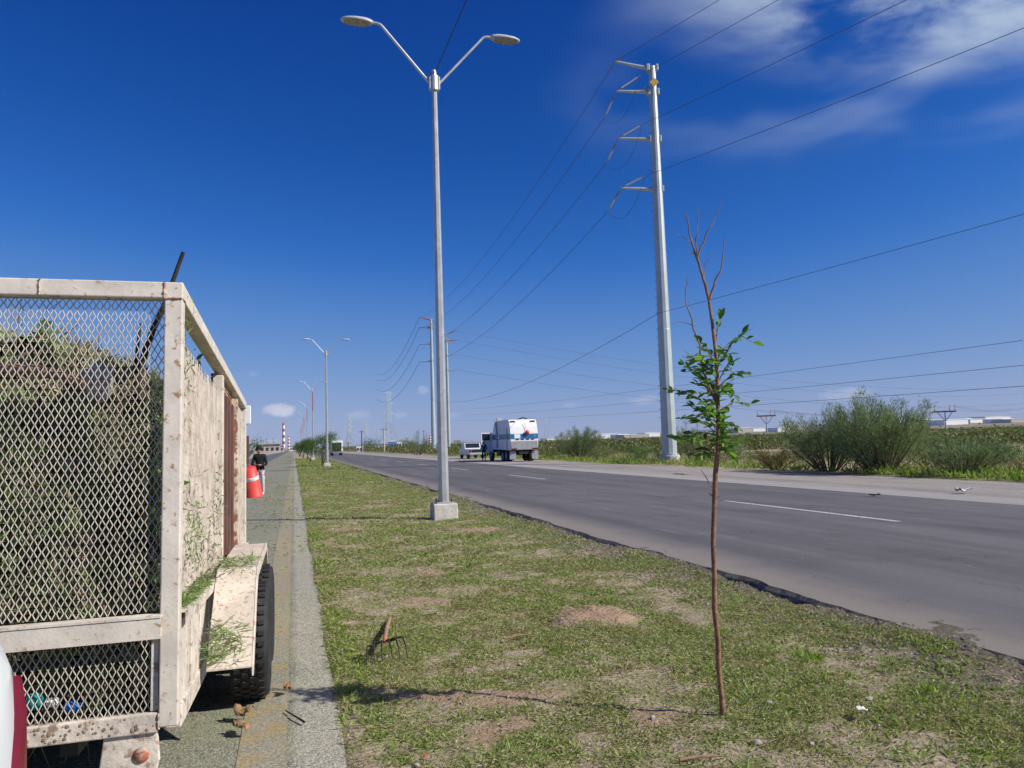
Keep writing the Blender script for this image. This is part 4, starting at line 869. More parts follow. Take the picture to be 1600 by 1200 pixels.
def tipw(P, k, arms=-1):
    dz = .55 if k == 0 else .15
    return P + Matrix.Rotation(r1, 3, 'Z') @ Vector((arms * 2.55, 0, ARMZ[k] + dz))
names = ['top', 'second', 'third', 'lowest']
for k in range(4):
    A = tipw(P1, k); B = tipw(P2, k)
    d = (B - A).normalized(); e = Vector((.3, -1, .0)).normalized()
    if k:   # strain insulators on both sides, and the slack jumper under the arm
        for nm, dd_, L in (('far', d + Vector((0, 0, -.35)), 2.6), ('near', e + Vector((0, 0, .03)), 2.4)):
            dd_ = dd_.normalized(); b = MB().tube([(0, 0, 0), dd_ * .5], .03, 6)
            for q in range(11): c0 = dd_ * (.55 + q * .15); b.tube([c0 - dd_ * .045, c0, c0 + dd_ * .045], [.035, .085, .035], 8)
            b.tube([dd_ * 2.15, dd_ * L], .035, 6); b.build('insulator_string', MT['insul'], loc=A, label=f'{nm}-side grey insulator string on the {names[k]} arm of the nearest steel pole', cat='insulator', group='insulator strings on the nearest steel pole')
            if nm == 'far': E1 = A + dd_ * L
            else: E2 = A + dd_ * L
        J = []
        for i in range(15): t = i / 14; p = E1.lerp(E2, t); p.z -= 1.5 * math.sin(math.pi * t) ** .8; J.append(p - E1)
        MB().tube(J, .013, 5).build('jumper_wire', MT['conductor'], loc=E1, label=f'slack jumper wire looping under the {names[k]} arm of the nearest steel pole', cat='cable', group='jumper wires')
    else:
        E1 = E2 = A
        MB().tube([Vector((-.5, .3, -.55)), Vector((0, 0, 0)), Vector((.45, -.3, .42))], .04, 6).build('damper', MT['insul'], loc=A, label='small clamp rod at the tip of the top arm of the nearest steel pole', cat='clamp')
    cable('power_cable', (E1, B), 3.0, .020, 'conductor', f'{names[k]} conductor strung between the two left-armed steel poles')
    cable('power_cable', (E2, E2 + Vector((.3, -1, 0)) * 105 + Vector((0, 0, 1.0))), 1.8, .016, 'conductor', f'{names[k]} conductor rising to the upper right from the nearest steel pole')
    C_ = B + (B - A) * 1.1; cable('power_cable', (B, C_), 4, .04, 'conductor', f'{names[k]} conductor beyond the second steel pole')
S1 = P1 + Vector((-.4, -.1, 10.1))
cable('power_cable', (S1, P2 + Vector((-.4, 0, 11.2))), 2.6, .017, 'conductor', 'lower distribution cable from the nearest steel pole down to the left')
cable('power_cable', (S1, S1 + Vector((.3, -1, 0)) * 100 + Vector((0, 0, 7))), 1.2, .014, 'conductor', 'lower distribution cable crossing the sky behind the young tree to the right')
for k in range(4):
    A = tipw(P3, k, 1); cable('power_cable', (A, A + Vector((330, 95, -4 - k))), 9, .03, 'conductor', f'{names[k]} far conductor running right from the half-hidden steel pole')
for k, (zr, zl) in enumerate(((7.9, 17.5), (6.1, 15.0), (4.6, 12.5))):
    cable('power_cable', ((.77 * 66, .635 * 66, zr), (75, 380, zl + 1.5)), .9, .019, 'conductor', f'{["upper", "middle", "lower"][k]} of three slack cables crossing low over the scrub', n=26)
# ================================================================== GARBAGE TRUCK
gt = empty('garbage_truck', (18.75, 61.3, .0), 0, label='white rear-loading garbage truck with blue stripe, parked on the gravel shoulder', cat='truck')
hw = 1.22
side = [(.28, .98), (.10, 1.15), (.0, 1.45), (.0, 1.95), (.05, 2.45), (.17, 2.95), (.36, 3.38), (.55, 3.56), (1.2, 3.60), (4.9, 3.60), (5.35, 3.3), (6.2, 2.3), (6.2, 1.05), (3.0, 1.02)]
MB().prism(side, -hw, hw).build('body', MT['white'], gt, .03)
# stripe pieces proud of the body
MB().box((0, -.002, 2.14), (2 * hw - .02, .05, .40)).build('rear_stripe', MT['blue'], gt)
MB().box((-.62, -.03, 2.15), (.52, .012, .36)).build('rear_label', MT['white'], gt)
MB().box((.92, -.03, 2.16), (.16, .012, .20)).build('crest', MT['amber'], gt)
for s in (-1, 1):
    MB().box((s * (hw + .004), 3.1, 2.14), (.012, 5.9, .46)).build('side_stripe', MT['blue'], gt)
    MB().box((s * (hw + .012), 1.3, 2.3), (.03, .10, 2.5)).build('body_post', MT['white'], gt)
    MB().box((s * (hw + .012), 3.9, 2.14), (.006, .5, .34)).build('side_label', MT['white'], gt)
    MB().box((s * (hw + .03), 1.05, 1.9), (.05, .07, 1.9)).build('hydraulic_ram', MT['truckgrey'], gt)
    MB().lathe([(0, .02), (.14, .02), (.14, 0)], (s * (hw), 2.4, 1.35), 12, axis='X').build('filler_cap', MT['black'], gt)
    MB().tube([(s * (hw + .06), 4.55, 3.75), (s * (hw + .07), 4.45, 3.3), (s * (hw + .06), 4.25, 2.6), (s * (hw + .06), 4.2, 1.2)], .06, 8).build('lift_arm', MT['truckgrey'], gt)
    MB().box((s * (hw - .24), .22, .55), (.56, .03, .68)).build('mud_flap', MT['truckgrey'], gt, .005)
    for y in (1.55, 2.75): wheel(gt, (s * .98, y, .5), .5, .5, s, 0, 'truckgrey')
    wheel(gt, (s * 1.02, 7.1, .5), .5, .3, s, 0, 'truckgrey')
    for k in range(3):
        MB().box((s * (.78 + k * .15), .0, 1.08), (.10, .3, .10)).build('tail_light', MT['red'], gt)
        MB().box((s * (.74 + k * .15), .36, 3.42), (.10, .15, .10)).build('marker_light', MT['red'], gt)
MB().prism([(-.02, 1.02), (-.02, 1.72), (.02, 1.76), (.06, 1.0)], -hw + .06, hw - .06).build('hopper_plate', MT['truckgrey'], gt)
for k in range(4): MB().box((-.62 + k * .45, -.012, 1.87), (.28, .02, .08)).build('reflector', MT['red'], gt)
MB().tube([(.1, .15, 3.3), (.2, .03, 2.75), (.22, -.08, 2.5)], .02, 6).build('hose', MT['truckgrey'], gt)
MB().lathe([(0, -.12), (.16, -.10), (.20, 0), (.12, .12), (0, .14)], (.26, -.10, 2.46), 12, axis='Y').build('warning_lamp', MT['orange'], gt)
MB().box((0, 3.8, .78), (.9, 7.4, .26)).build('chassis', MT['dark_metal'], gt)
MB().box((-.75, 4.8, .72), (.6, 1.2, .5)).box((.75, 4.8, .72), (.6, 1.2, .5)).build('fuel_tank', MT['dark_metal'], gt, .05)
MB().prism([(6.35, .75), (8.3, .75), (8.35, 1.4), (8.1, 2.0), (7.75, 2.62), (6.4, 2.65)], -1.15, 1.15).build('cab', MT['white'], gt, .06)
MB().prism([(6.32, .8), (6.36, .8), (6.40, 2.5), (6.36, 2.5)], -1.1, 1.1).build('cab_back', MT['black'], gt)
for s in (-1, 1):
    MB().prism([(6.75, 1.7), (7.9, 1.7), (7.65, 2.45), (6.75, 2.45)], s * 1.155 - .006, s * 1.155 + .006).build('window', MT['glass'], gt)
    m_ = MB().box((s * 1.45, 7.85, 2.1), (.2, .08, .45)).build('mirror', MT['black'], gt, .02)
    MB().tube([(s * 1.12, 7.9, 2.3), (s * 1.42, 7.85, 2.25)], .02, 6).build('bracket', MT['dark_metal'], m_)
MB().box((-1.62, 6.9, 1.72), (.95, .05, 1.75)).build('open_door', MT['white'], gt, .02)
MB().box((-1.62, 6.87, 2.2), (.72, .012, .62)).build('door_window', MT['glass'], gt)
MB().box((-.9, 4.8, 3.72), (.5, .4, .22)).build('beacon_housing', MT['truckgrey'], gt, .03)
MB().tube([(-.2, 1.0, 3.62), (.2, .9, 3.75), (.6, 1.0, 3.64)], .05, 6).build('cable_guide', MT['dark_metal'], gt)
# ------------------------------------------------------------------ pickup beyond it
pk = empty('pickup', (19.0, 79.5, 0), 0, label='white pickup with dark tailgate, parked ahead of the garbage truck', cat='pickup')
MB().prism([(0, .45), (0, 1.05), (2.0, 1.08), (2.15, 1.10), (2.5, 1.72), (3.5, 1.72), (4.1, 1.15), (5.2, 1.02), (5.3, .45)], -.92, .92).build('body', MT['carwhite'], pk, .05)
MB().box((0, -.012, .86), (1.3, .03, .34)).build('tailgate', MT['black'], pk)
MB().box((0, -.03, .52), (1.8, .12, .16)).build('bumper', MT['truckgrey'], pk, .02)
MB().prism([(2.17, 1.2), (2.2, 1.2), (2.48, 1.66), (2.45, 1.68)], -.78, .78).build('rear_window', MT['glass'], pk)
for s in (-1, 1):
    MB().box((s * .80, -.012, .86), (.18, .04, .36)).build('tail_light', MT['red'], pk)
    for y in (1.0, 4.3): wheel(pk, (s * .80, y, .37), .37, .24, s, 0, 'truckgrey')
# ------------------------------------------------------------------ far box truck on the road
ft = empty('box_truck', (8.6, 160, RZ), 0, label='far white box truck driving away on the asphalt, rear dark', cat='truck')
MB().box((0, 3, 1.95), (2.3, 5.6, 2.3)).build('cargo_box', MT['white'], ft, .04)
MB().box((-.12, .19, 1.75), (1.95, .03, 1.75)).build('rear_door', MT['black'], ft)
MB().box((0, .1, .62), (2.2, .12, .18)).build('bumper', MT['truckgrey'], ft)
MB().prism([(5.9, .6), (7.4, .6), (7.4, 1.5), (7.0, 2.3), (5.9, 2.3)], -1.05, 1.05).build('cab', MT['white'], ft, .05)
MB().box((0, 3.5, .65), (.9, 6.6, .2)).build('chassis', MT['dark_metal'], ft)
for s in (-1, 1):
    for y in (1.2, 6.5): wheel(ft, (s * .9, y, .45), .45, .35, s, 0, 'truckgrey')
# ================================================================== PEOPLE
CL = {}
def cloth(n, c): 
    if n not in CL: CL[n] = mat('cloth_' + n, c, .9, .2, 14, 0, .2)
    return CL[n]
skin = mat('skin', (.30, .165, .105), .55, .1, 12)
def person(loc, rz, J, label, top, bot, shoe, cap, sc_=1.0, waist=.92, sleeve='long', group=None):
    """one skinned body; J = dict of joints in metres; materials by body zone"""
    root = empty('person', loc, rz, label=label, cat='person', group=group); root.scale = (sc_,) * 3
    names_ = list(J); V = [J[k][0] for k in names_]; ix = {k: i for i, k in enumerate(names_)}
    E_ = [(ix[J[k][1]], ix[k]) for k in names_ if J[k][1]]
    me = bpy.data.meshes.new('body'); me.from_pydata(V, E_, []); o = bpy.data.objects.new('body', me); COL.objects.link(o)
    sk = o.modifiers.new('skin', 'SKIN'); sk.use_smooth_shade = True
    for i, k in enumerate(names_): me.skin_vertices[0].data[i].radius = J[k][2]; me.skin_vertices[0].data[i].use_root = (k == 'pelvis')
    sb_ = o.modifiers.new('sub', 'SUBSURF'); sb_.levels = 2
    dg = bpy.context.evaluated_depsgraph_get(); m2 = bpy.data.meshes.new_from_object(o.evaluated_get(dg))
    bpy.data.objects.remove(o)
    m2.materials.clear()
    for q in (skin, top, bot, shoe): m2.materials.append(q)
    hands = [Vector(J[k][0]) for k in J if k.startswith('hand') or k.startswith('fing')]
    for p in m2.polygons:
        c = p.center; 
        if c.z < .09: z_ = 3
        elif any((c - h).length < .075 for h in hands): z_ = 0
        elif c.z < waist and not (abs(c.x) > .17 and c.z > .70): z_ = 2
        elif c.z > J['neck'][0][2] - .01: z_ = 0
        else: z_ = 1
        p.material_index = z_; p.use_smooth = True
    b = bpy.data.objects.new('body', m2); COL.objects.link(b); b.parent = root
    H_ = Vector(J['head'][0])
    hair = MB().lathe([(0, .135), (.06, .12), (.095, .07), (.108, .015), (.104, -.01)], H_ + Vector((0, 0, .015)), 16)
    hr = hair.build('cap', cap, root)
    d = (J['nose'][0][0] - H_.x, J['nose'][0][1] - H_.y); a = math.atan2(d[1], d[0])
    MB().prism([(.04, -.08), (.12, -.085), (.185, -.05), (.195, 0), (.185, .05), (.12, .085), (.04, .08)], .028, .04, axis='Z').build('cap_brim', cap, hr, .004).matrix_local = Matrix.Translation(H_) @ Matrix.Rotation(a, 4, 'Z') @ Matrix.Rotation(.2, 4, 'Y')
    for s in (-1, 1): MB().lathe([(0, .012), (.010, .008), (.014, 0)], H_ + Vector((d[0] * .78 - s * d[1] * .33, d[1] * .78 + s * d[0] * .33, .015)), 8, axis='Y').build('eye', MT['black'], root)
    return root
def joints(face=(0, -1), handL=(-.20, -.04, .80), handR=(.20, -.04, .80), elbL=(-.25, .03, 1.1), elbR=(.25, .03, 1.1), bow=0, stride=.0):
    fx, fy = face
    J = {'pelvis': ((0, 0, .95), None, (.155, .12)), 'belly': ((0, 0, 1.10), 'pelvis', (.15, .115)), 'chest': ((0, 0, 1.30), 'belly', (.17, .125)), 'shl': ((0, 0, 1.43), 'chest', (.12, .09)),
         'neck': ((fx * bow * .3, fy * bow * .3, 1.50), 'shl', (.055, .055)), 'jaw': ((fx * (.02 + bow * .6), fy * (.02 + bow * .6), 1.565), 'neck', (.065, .072)), 'head': ((fx * bow, fy * bow, 1.645), 'jaw', (.086, .098)), 'crown': ((fx * bow, fy * bow, 1.70), 'head', (.07, .08)),
         'nose': ((fx * (.115 + bow), fy * (.115 + bow), 1.625 - bow * .3), 'head', (.018, .018))}
    for s, n, h, e in ((-1, 'L', handL, elbL), (1, 'R', handR, elbR)):
        J['sh' + n] = ((s * .17, 0, 1.42), 'shl', (.072, .075)); J['el' + n] = (e, 'sh' + n, (.048, .048)); J['wr' + n] = (tuple(Vector(e).lerp(Vector(h), .86)), 'el' + n, (.033, .030)); J['hand' + n] = (h, 'wr' + n, (.036, .022))
        hd = (Vector(h) - Vector(e)).normalized(); sd = hd.cross(Vector((0, 0, 1))) if abs(hd.z) < .9 else Vector((0, 1, 0)); sd.normalize()
        for q in range(4): J[f'fing{q}{n}'] = (tuple(Vector(h) + hd * (.085 - .012 * abs(q - 1.4)) + sd * (q - 1.5) * .021), 'hand' + n, (.010, .010))
        J['thumb' + n] = (tuple(Vector(h) + hd * .03 + sd * -.055), 'hand' + n, (.011, .011))
        J['hip' + n] = ((s * .09, 0, .88), 'pelvis', (.095, .10)); J['kn' + n] = ((s * .11, -.02 + s * stride * .5, .50), 'hip' + n, (.062, .066)); J['an' + n] = ((s * .115, .02 + s * stride, .10), 'kn' + n, (.042, .045)); J['toe' + n] = ((s * .13 + fx * .13, .02 + s * stride + fy * .15, .045), 'an' + n, (.045, .04))
    return J
person((-1.17, 28.5, 0), R(-12), joints((-.35, -.94), (-.10, -.27, 1.12), (.06, -.30, 1.10), (-.26, -.06, 1.10), (.26, -.06, 1.10), .05), 'person in black jacket, black cap and pale trousers standing behind the orange drum', cloth('black', (.014, .014, .016)), cloth('pale', (.55, .50, .50)), cloth('sneaker', (.6, .6, .6)), cloth('cap', (.012, .012, .013)), 1.0)
person((16.9, 68.2, 0), R(-8), joints((.25, .97), (-.20, .20, .98), (.24, .16, .96), (-.27, -.02, 1.1), (.27, -.02, 1.1), 0, .06), 'person in navy shirt and dark trousers standing at the truck cab, back turned', cloth('navy', (.035, .05, .13)), cloth('dark', (.018, .018, .02)), cloth('boot', (.02, .02, .02)), cloth('dcap', (.03, .03, .05)), 1.04)
person((17.15, 69.2, .55), R(10), joints((.9, .4), (.2, .30, 1.2), (.26, .18, 1.15), (-.05, .12, 1.15), (.3, .05, 1.15), 0), 'person in bright blue shirt and cap on the truck step by the open door', cloth('blue', (.03, .14, .42)), cloth('dark', (.018, .018, .02)), cloth('boot', (.02, .02, .02)), cloth('bcap', (.03, .16, .45)), 1.0)
MB().box((0, 0, .27), (.5, .4, .06)).box((-.22, 0, .4), (.04, .4, .30)).box((.22, 0, .4), (.04, .4, .30)).build('cab_step', MT['dark_metal'], gt, loc=(-1.5, 7.9, .22))
# orange traffic drum leaning towards us
dr = empty('traffic_drum', (-1.33, 27.75, .03), 0, label='orange plastic traffic drum with white band, tilted in front of the person in black', cat='drum')
dr.rotation_euler = (R(14), R(-9), 0)
MB().lathe([(.30, .02), (.305, .06), (.285, .08), (.268, .60), (.262, .61)], n=28).build('lower_shell', MT['orange'], dr)
MB().lathe([(.262, .61), (.268, .615), (.262, .74)], n=28).build('white_band', MT['litter'], dr)
MB().lathe([(.262, .74), (.25, .75), (.235, 1.02), (.21, 1.05), (0, 1.06)], n=28).build('upper_shell', MT['orange'], dr)
MB().lathe([(0, .06), (.27, .06), (.29, .03)], n=24).build('inner_floor', MT['rust'], dr)
MB().tube([(-.08, 0, 1.05), (-.07, 0, 1.13), (.07, 0, 1.13), (.08, 0, 1.05)], .016, 6).build('handle', MT['orange'], dr)
# ================================================================== STONES, LITTER, LEAVES ON THE MEDIAN
def rock_mesh(seed):
    bm = bmesh.new(); bmesh.ops.create_icosphere(bm, subdivisions=2, radius=1); r_ = random.Random(seed)
    for v in bm.verts:
        f = .65 + .7 * float(fbm(v.co.x * 1.6 + seed * 3.7, v.co.y * 1.6 + v.co.z * 2.1, 3)); v.co = v.co * f; v.co.z *= .6
    me = bpy.data.meshes.new('stone'); bm.to_mesh(me); bm.free(); me.materials.append(MT['stone']); return me
RK = [rock_mesh(i) for i in range(5)]
for i, (x, y, s) in enumerate([(2.70, 4.03, .034), (.42, 4.8, .028), (1.55, 5.35, .030), (1.17, 5.75, .024), (1.62, 5.1, .022), (1.32, 4.6, .026), (1.42, 4.66, .02), (.62, 6.3, .024), (1.0, 6.9, .02), (1.95, 4.05, .024), (2.3, 3.55, .03), (2.18, 3.68, .02), (1.28, 3.35, .032), (.58, 3.9, .026), (1.85, 3.35, .028), (2.9, 5.2, .022), (2.2, 7.3, .022), (1.5, 8.7, .025), (3.3, 3.9, .028), (3.6, 4.1, .02), (1.75, 6.6, .02), (2.55, 3.45, .03), (.8, 5.2, .02), (.5, 7.4, .022)]):
    o = bpy.data.objects.new('stone', RK[i % 5]); COL.objects.link(o); o.location = (x, y, float(mz(x, y)) + s * .35); s *= random.uniform(.55, .95); o.scale = (s, s * random.uniform(.7, 1.1), s * random.uniform(.7, 1)); o.rotation_euler = (0, 0, random.uniform(0, 6))
    prop(o, 'small pale stone lying in the median grass', 'stone', 'pale stones in the median')
def scrap(name, x, y, z, s, m, label, cat='litter', seed=1):
    n = 6; r_ = random.Random(seed); V = []
    for i in range(n):
        for j in range(n): V.append(((i / (n - 1) - .5) * s[0] + r_.gauss(0, .05 * s[0]), (j / (n - 1) - .5) * s[1] + r_.gauss(0, .05 * s[1]), s[2] * (r_.random() + abs(i / (n - 1) - .5))))
    idx = np.arange(n * n).reshape(n, n)
    o = npmesh(name, np.array(V), np.stack([idx[:-1, :-1], idx[:-1, 1:], idx[1:, 1:], idx[1:, :-1]], -1).reshape(-1, 4), m, label=label, cat=cat)
    so_ = o.modifiers.new('solid', 'SOLIDIFY'); so_.thickness = .002; o.location = (x, y, z); o.rotation_euler = (0, 0, seed); return o
MT['dryleaf'] = mat('dry_brown_leaf', (.30, .18, .09), .8, .3, 30); MT['redlit'] = mat('red_litter', (.6, .07, .04), .5)
sgz = lambda x: RZ - .003 - .12 * max(0, min(1, (x - 15.5) / 6))
scrap('litter_sheet', 15.6, 14.7, sgz(15.6) + .03, (.38, .2, .09), MT['litter'], 'white litter sheet on the gravel shoulder at the right', seed=3)
scrap('litter_sheet', 15.8, 29, sgz(15.8) + .02, (.8, .4, .03), MT['dryleaf'], 'flat pale cardboard scrap on the shoulder behind the young tree', seed=5)
scrap('litter_sheet', 13.4, 15.2, RZ + .01, (.25, .12, .05), MT['black'], 'small dark scrap at the far edge of the asphalt', seed=6)
scrap('wrapper', .63, 3.95, .04, (.022, .018, .01), MT['redlit'], 'tiny red wrapper in the grass near the paved lane', seed=8)
scrap('dry_leaf', -.30, 4.95, .03, (.10, .06, .06), MT['dryleaf'], 'dry curled brown leaf on the lane behind the trailer tyre', 'leaf', 9)
scrap('dry_leaf', -.05, 5.35, .03, (.09, .05, .04), MT['dryleaf'], 'dry brown leaf on the yellow line beside the trailer tyre', 'leaf', 11)
scrap('dry_leaf', -.30, 4.72, .02, (.06, .12, .05), MT['dryleaf'], 'long upright dry leaf in front of the trailer tyre', 'leaf', 13)
scrap('litter_sheet', 3.05, 3.66, float(mz(3.05, 3.66)) + .05, (.06, .04, .015), MT['litter'], 'small white paper scrap in the lush grass right of the young tree', seed=14)
stick('fallen_twig', [(.05, 4.75, .02), (.0, 4.85, .025), (-.06, 5.0, .02)], .007, .004, 'darkbark', label='short dark twig lying across the yellow line', cat='twig')
stick('fallen_twig', [(1.80, 3.46, .05), (1.92, 3.45, .055), (2.02, 3.44, .045)], .009, .005, 'deadwood', label='pale dry stick on the grass left of the young tree base', cat='twig')
stick('fallen_twig', [(1.62, 6.0, .05), (1.72, 6.02, .06), (1.86, 6.06, .05)], .008, .006, 'deadwood', label='thin dry twig on the grass in the middle of the median', cat='twig')
# ================================================================== VEGETATION
def wispy(seed, h, w_, nst, nleaf):
    """broom-like desert bush: many thin stems fanning from the base, hung with fine needles"""
    r_ = np.random.default_rng(seed); st = MB(); LP = []; LD = []
    for i in range(nst):
        a = r_.uniform(0, 2 * np.pi); rad = (r_.random() ** .6) * w_ / 2; hh = h * (1.0 - .38 * (rad / (w_ / 2)) ** 2) * (.62 + .42 * r_.random() ** .8) * (1.0 + .10 * math.sin(3 * a + seed))
        base = np.array([math.cos(a) * rad * .22, math.sin(a) * rad * .22, 0]); tip = np.array([math.cos(a) * rad, math.sin(a) * rad, hh])
        ctrl = base * .5 + tip * .5 + np.array([math.cos(a), math.sin(a), 0]) * rad * .06 + np.array([0, 0, hh * .06])
        ts = np.linspace(0, 1, 6); pts = [(1 - t) ** 2 * base + 2 * t * (1 - t) * ctrl + t * t * tip + r_.normal(size=3) * .03 * t for t in ts]
        st.tube(pts, [.028 - .022 * t for t in ts], 4, cap=False)
        m = int(nleaf / nst); t = .30 + .72 * r_.random(m) ** .75
        p = ((1 - t) ** 2)[:, None] * base + (2 * t * (1 - t))[:, None] * ctrl + (t ** 2)[:, None] * tip
        sp = (.06 + .20 * (1.15 - t) * w_ / 3)[:, None]
        LP.append(p + r_.normal(size=(m, 3)) * sp * (1, 1, .8)); d = (tip - ctrl)[None] / np.linalg.norm(tip - ctrl) + r_.normal(size=(m, 3)) * .45; LD.append(d)
    P = np.concatenate(LP); D = np.concatenate(LD); P[:, 2] = np.maximum(P[:, 2], .08)
    V, F = leaf_quads(P, D, r_.uniform(.10, .24, len(P)), r_.uniform(.012, .026, len(P)))
    return st, V, F
def make_wispy(name, loc, seed, h, w_, nst, nleaf, label, group=None, mat_='wisp', cat='bush'):
    t = empty(name, loc, 0, label=label, cat=cat, group=group); st, V, F = wispy(seed, h, w_, nst, nleaf)
    st.build('stems', MT['shrubstem'], t); npmesh('foliage', V, F, MT[mat_], t); return t
make_wispy('desert_bush', (22.9, 28.6, -.05), 1, 2.85, 4.6, 54, 17000, 'tall loose wispy green bush, left of the pair beyond the gravel')
make_wispy('desert_bush', (22.9, 25.4, -.05), 2, 3.2, 4.8, 66, 24000, 'largest dense wispy green bush beyond the gravel at the right')
make_wispy('desert_bush', (22.9, 21.6, -.05), 3, 1.35, 3.0, 36, 7000, 'lower loose bush just right of the largest wispy bush')
make_wispy('desert_bush', (25.4, 66.2, -.05), 4, 2.85, 4.8, 44, 20000, 'wispy green bush right behind the garbage truck')
make_wispy('desert_bush', (20.6, 131, -.05), 5, 4.2, 5.5, 26, 6000, 'spiky green bush left of the nearest lamp post, beyond the far road edge')
make_wispy('desert_bush', (28.6, 50.5, -.05), 6, 3.2, 3.2, 18, 3000, 'faint thin bush behind the young tree beside the steel pole')
make_wispy('desert_bush', (22.3, 31.6, -.05), 7, 1.0, 1.9, 20, 2500, 'low dark brown dry bush at the left foot of the tall wispy bush', mat_='creo2')
make_wispy('desert_bush', (23.6, 17.6, -.05), 8, 1.0, 1.5, 18, 2600, 'small dense green bush at the right edge beyond the gravel', mat_='mesq')
# low scrub: a few kinds, copied as individuals
def blob(seed, h, w_, n, m):
    r_ = np.random.default_rng(seed); k = 9; C = np.stack([r_.normal(size=k) * w_ * .22, r_.normal(size=k) * w_ * .22, r_.uniform(.25, .8, k) * h], -1)
    P = C[r_.integers(0, k, n)] + r_.normal(size=(n, 3)) * (w_ * .15, w_ * .15, h * .16); P[:, 2] = np.abs(P[:, 2])
    V, F = leaf_quads(P, r_.normal(size=(n, 3)) + (0, 0, .7), r_.uniform(.10, .22, n), r_.uniform(.03, .06, n)); o = npmesh('foliage', V, F, m)
    COL.objects.unlink(o); st = MB()
    for c in C[:6]: st.tube([(0, 0, 0), c * .5, c], [.03, .02, .01], 4, cap=False)
    return o.data, st.mesh('stems', MT['shrubstem'])
KIND = [(blob(1, 1.2, 1.7, 620, MT['creo']), 'low olive scrub bush in the desert beyond the gravel', 'olive scrub bushes'), (blob(2, 1.5, 1.9, 700, MT['mesq']), 'rounded darker green scrub bush in the desert beyond the gravel', 'dark green scrub bushes'),
        (blob(3, .9, 1.6, 520, MT['creo2']), 'low tan dry scrub bush in the desert beyond the gravel', 'tan scrub bushes'), (blob(4, 1.3, 2.2, 760, MT['creo']), 'low olive scrub bush in the desert beyond the gravel', 'olive scrub bushes'), (blob(5, 1.3, 2.0, 640, MT['wisp']), 'pale green feathery scrub bush in the desert beyond the gravel', 'pale green scrub bushes')]
cnt = 0; rs = random.Random(21); placed = []
def in_view(x, y): a = math.degrees(math.atan2(x, y)); return 2 < a < 52
while cnt < 270:
    a = R(rs.uniform(4, 53)); d = 24 + 190 * rs.random() ** 1.25; x, y = d * math.sin(a), d * math.cos(a)
    if x < 22.6 or (abs(x - 24.3) < 1.2 and abs(y - 46) < 3): continue
    if any((x - p[0]) ** 2 + (y - p[1]) ** 2 < 2.2 for p in placed): continue
    placed.append((x, y)); (fm, sm_), lb, gr = KIND[rs.choices(range(5), (4, 3, 2, 4, 4))[0]]
    t = empty('scrub_bush', (x, y, -.06), rs.uniform(0, 6.28), label=lb, cat='bush', group=gr); s = rs.uniform(.55, 1.15); t.scale = (s * rs.uniform(.9, 1.3), s, s * rs.uniform(.65, 1.0))
    for nm, me in (('foliage', fm), ('stems', sm_)):
        o = bpy.data.objects.new(nm, me); COL.objects.link(o); o.parent = t
    cnt += 1
# distant scrub as one mass
def far_scrub(N, d0, d1, a0, a1, s0, s1, per, xmin):
    a = np.radians(rng.uniform(a0, a1, N)); d = d0 * (d1 / d0) ** rng.random(N); x = d * np.sin(a); y = d * np.cos(a); k = x > xmin
    x, y, d = x[k], y[k], d[k]; n = len(x); S = rng.uniform(s0, s1, n) * (.8 + d / 700)
    P = np.stack([x, y, rise(x, y) - .06], -1)[:, None] + rng.normal(size=(n, per, 3)) * S[:, None, None] * (.5, .5, .0) + np.abs(rng.normal(size=(n, per, 3))) * S[:, None, None] * (0, 0, .42)
    return leaf_quads(P.reshape(-1, 3), rng.normal(size=(n * per, 3)) + (0, 0, .6), np.repeat(S, per) * .26, np.repeat(S, per) * .15)
for nm, seed_, m_, lb, N in (('far_scrub', 0, 'creo', 'distant olive desert scrub stretching to the horizon', 6500), ('far_scrub_dry', 1, 'creo2', 'distant dry tan scrub among the olive scrub', 2800), ('far_scrub_green', 2, 'mesq', 'distant darker green scrub across the plain', 2600)):
    V, F = far_scrub(N, 90, 2600, 2, 60, .8, 1.7, 34, 23.5); npmesh(nm, V, F, MT[m_], label=lb, cat='scrub', kind='stuff')
# green weeds along the gravel edge and between the bushes
def edge_weeds(N, x0, x1, y0, y1, Lr, Wr, pw_=2.0):
    y = y0 + (y1 - y0) * rng.random(N) ** pw_; x = x0 + (x1 - x0) * rng.random(N) ** 1.4 ; k = rng.random(N) < np.clip((fbm(x * .8, y * .5, 3) - .33) / .15, .03, 1)
    x, y = x[k], y[k]; n = len(x); D = rng.normal(size=(n, 3)) * (.6, .6, .3) + (0, 0, .8)
    return leaf_quads(np.stack([x, y, np.full(n, -.06) + .25 * rng.random(n) * fbm(x, y, 2)], -1), D, rng.uniform(*Lr, n), rng.uniform(*Wr, n))
V, F = join([edge_weeds(16000, 21.3, 25, 14, 120, (.12, .4), (.03, .07)), edge_weeds(7000, 23, 36, 14, 110, (.15, .5), (.03, .07))]); npmesh('verge_weeds', V, F, MT['weed'], label='bright green weeds along the far edge of the gravel shoulder', cat='weeds', kind='stuff')
V, F = edge_weeds(15000, 21.8, 45, 14, 130, (.2, .6), (.02, .05)); npmesh('dry_grass', V, F, MT['creo2'], label='dry tan grass between the desert bushes', cat='grass', kind='stuff')
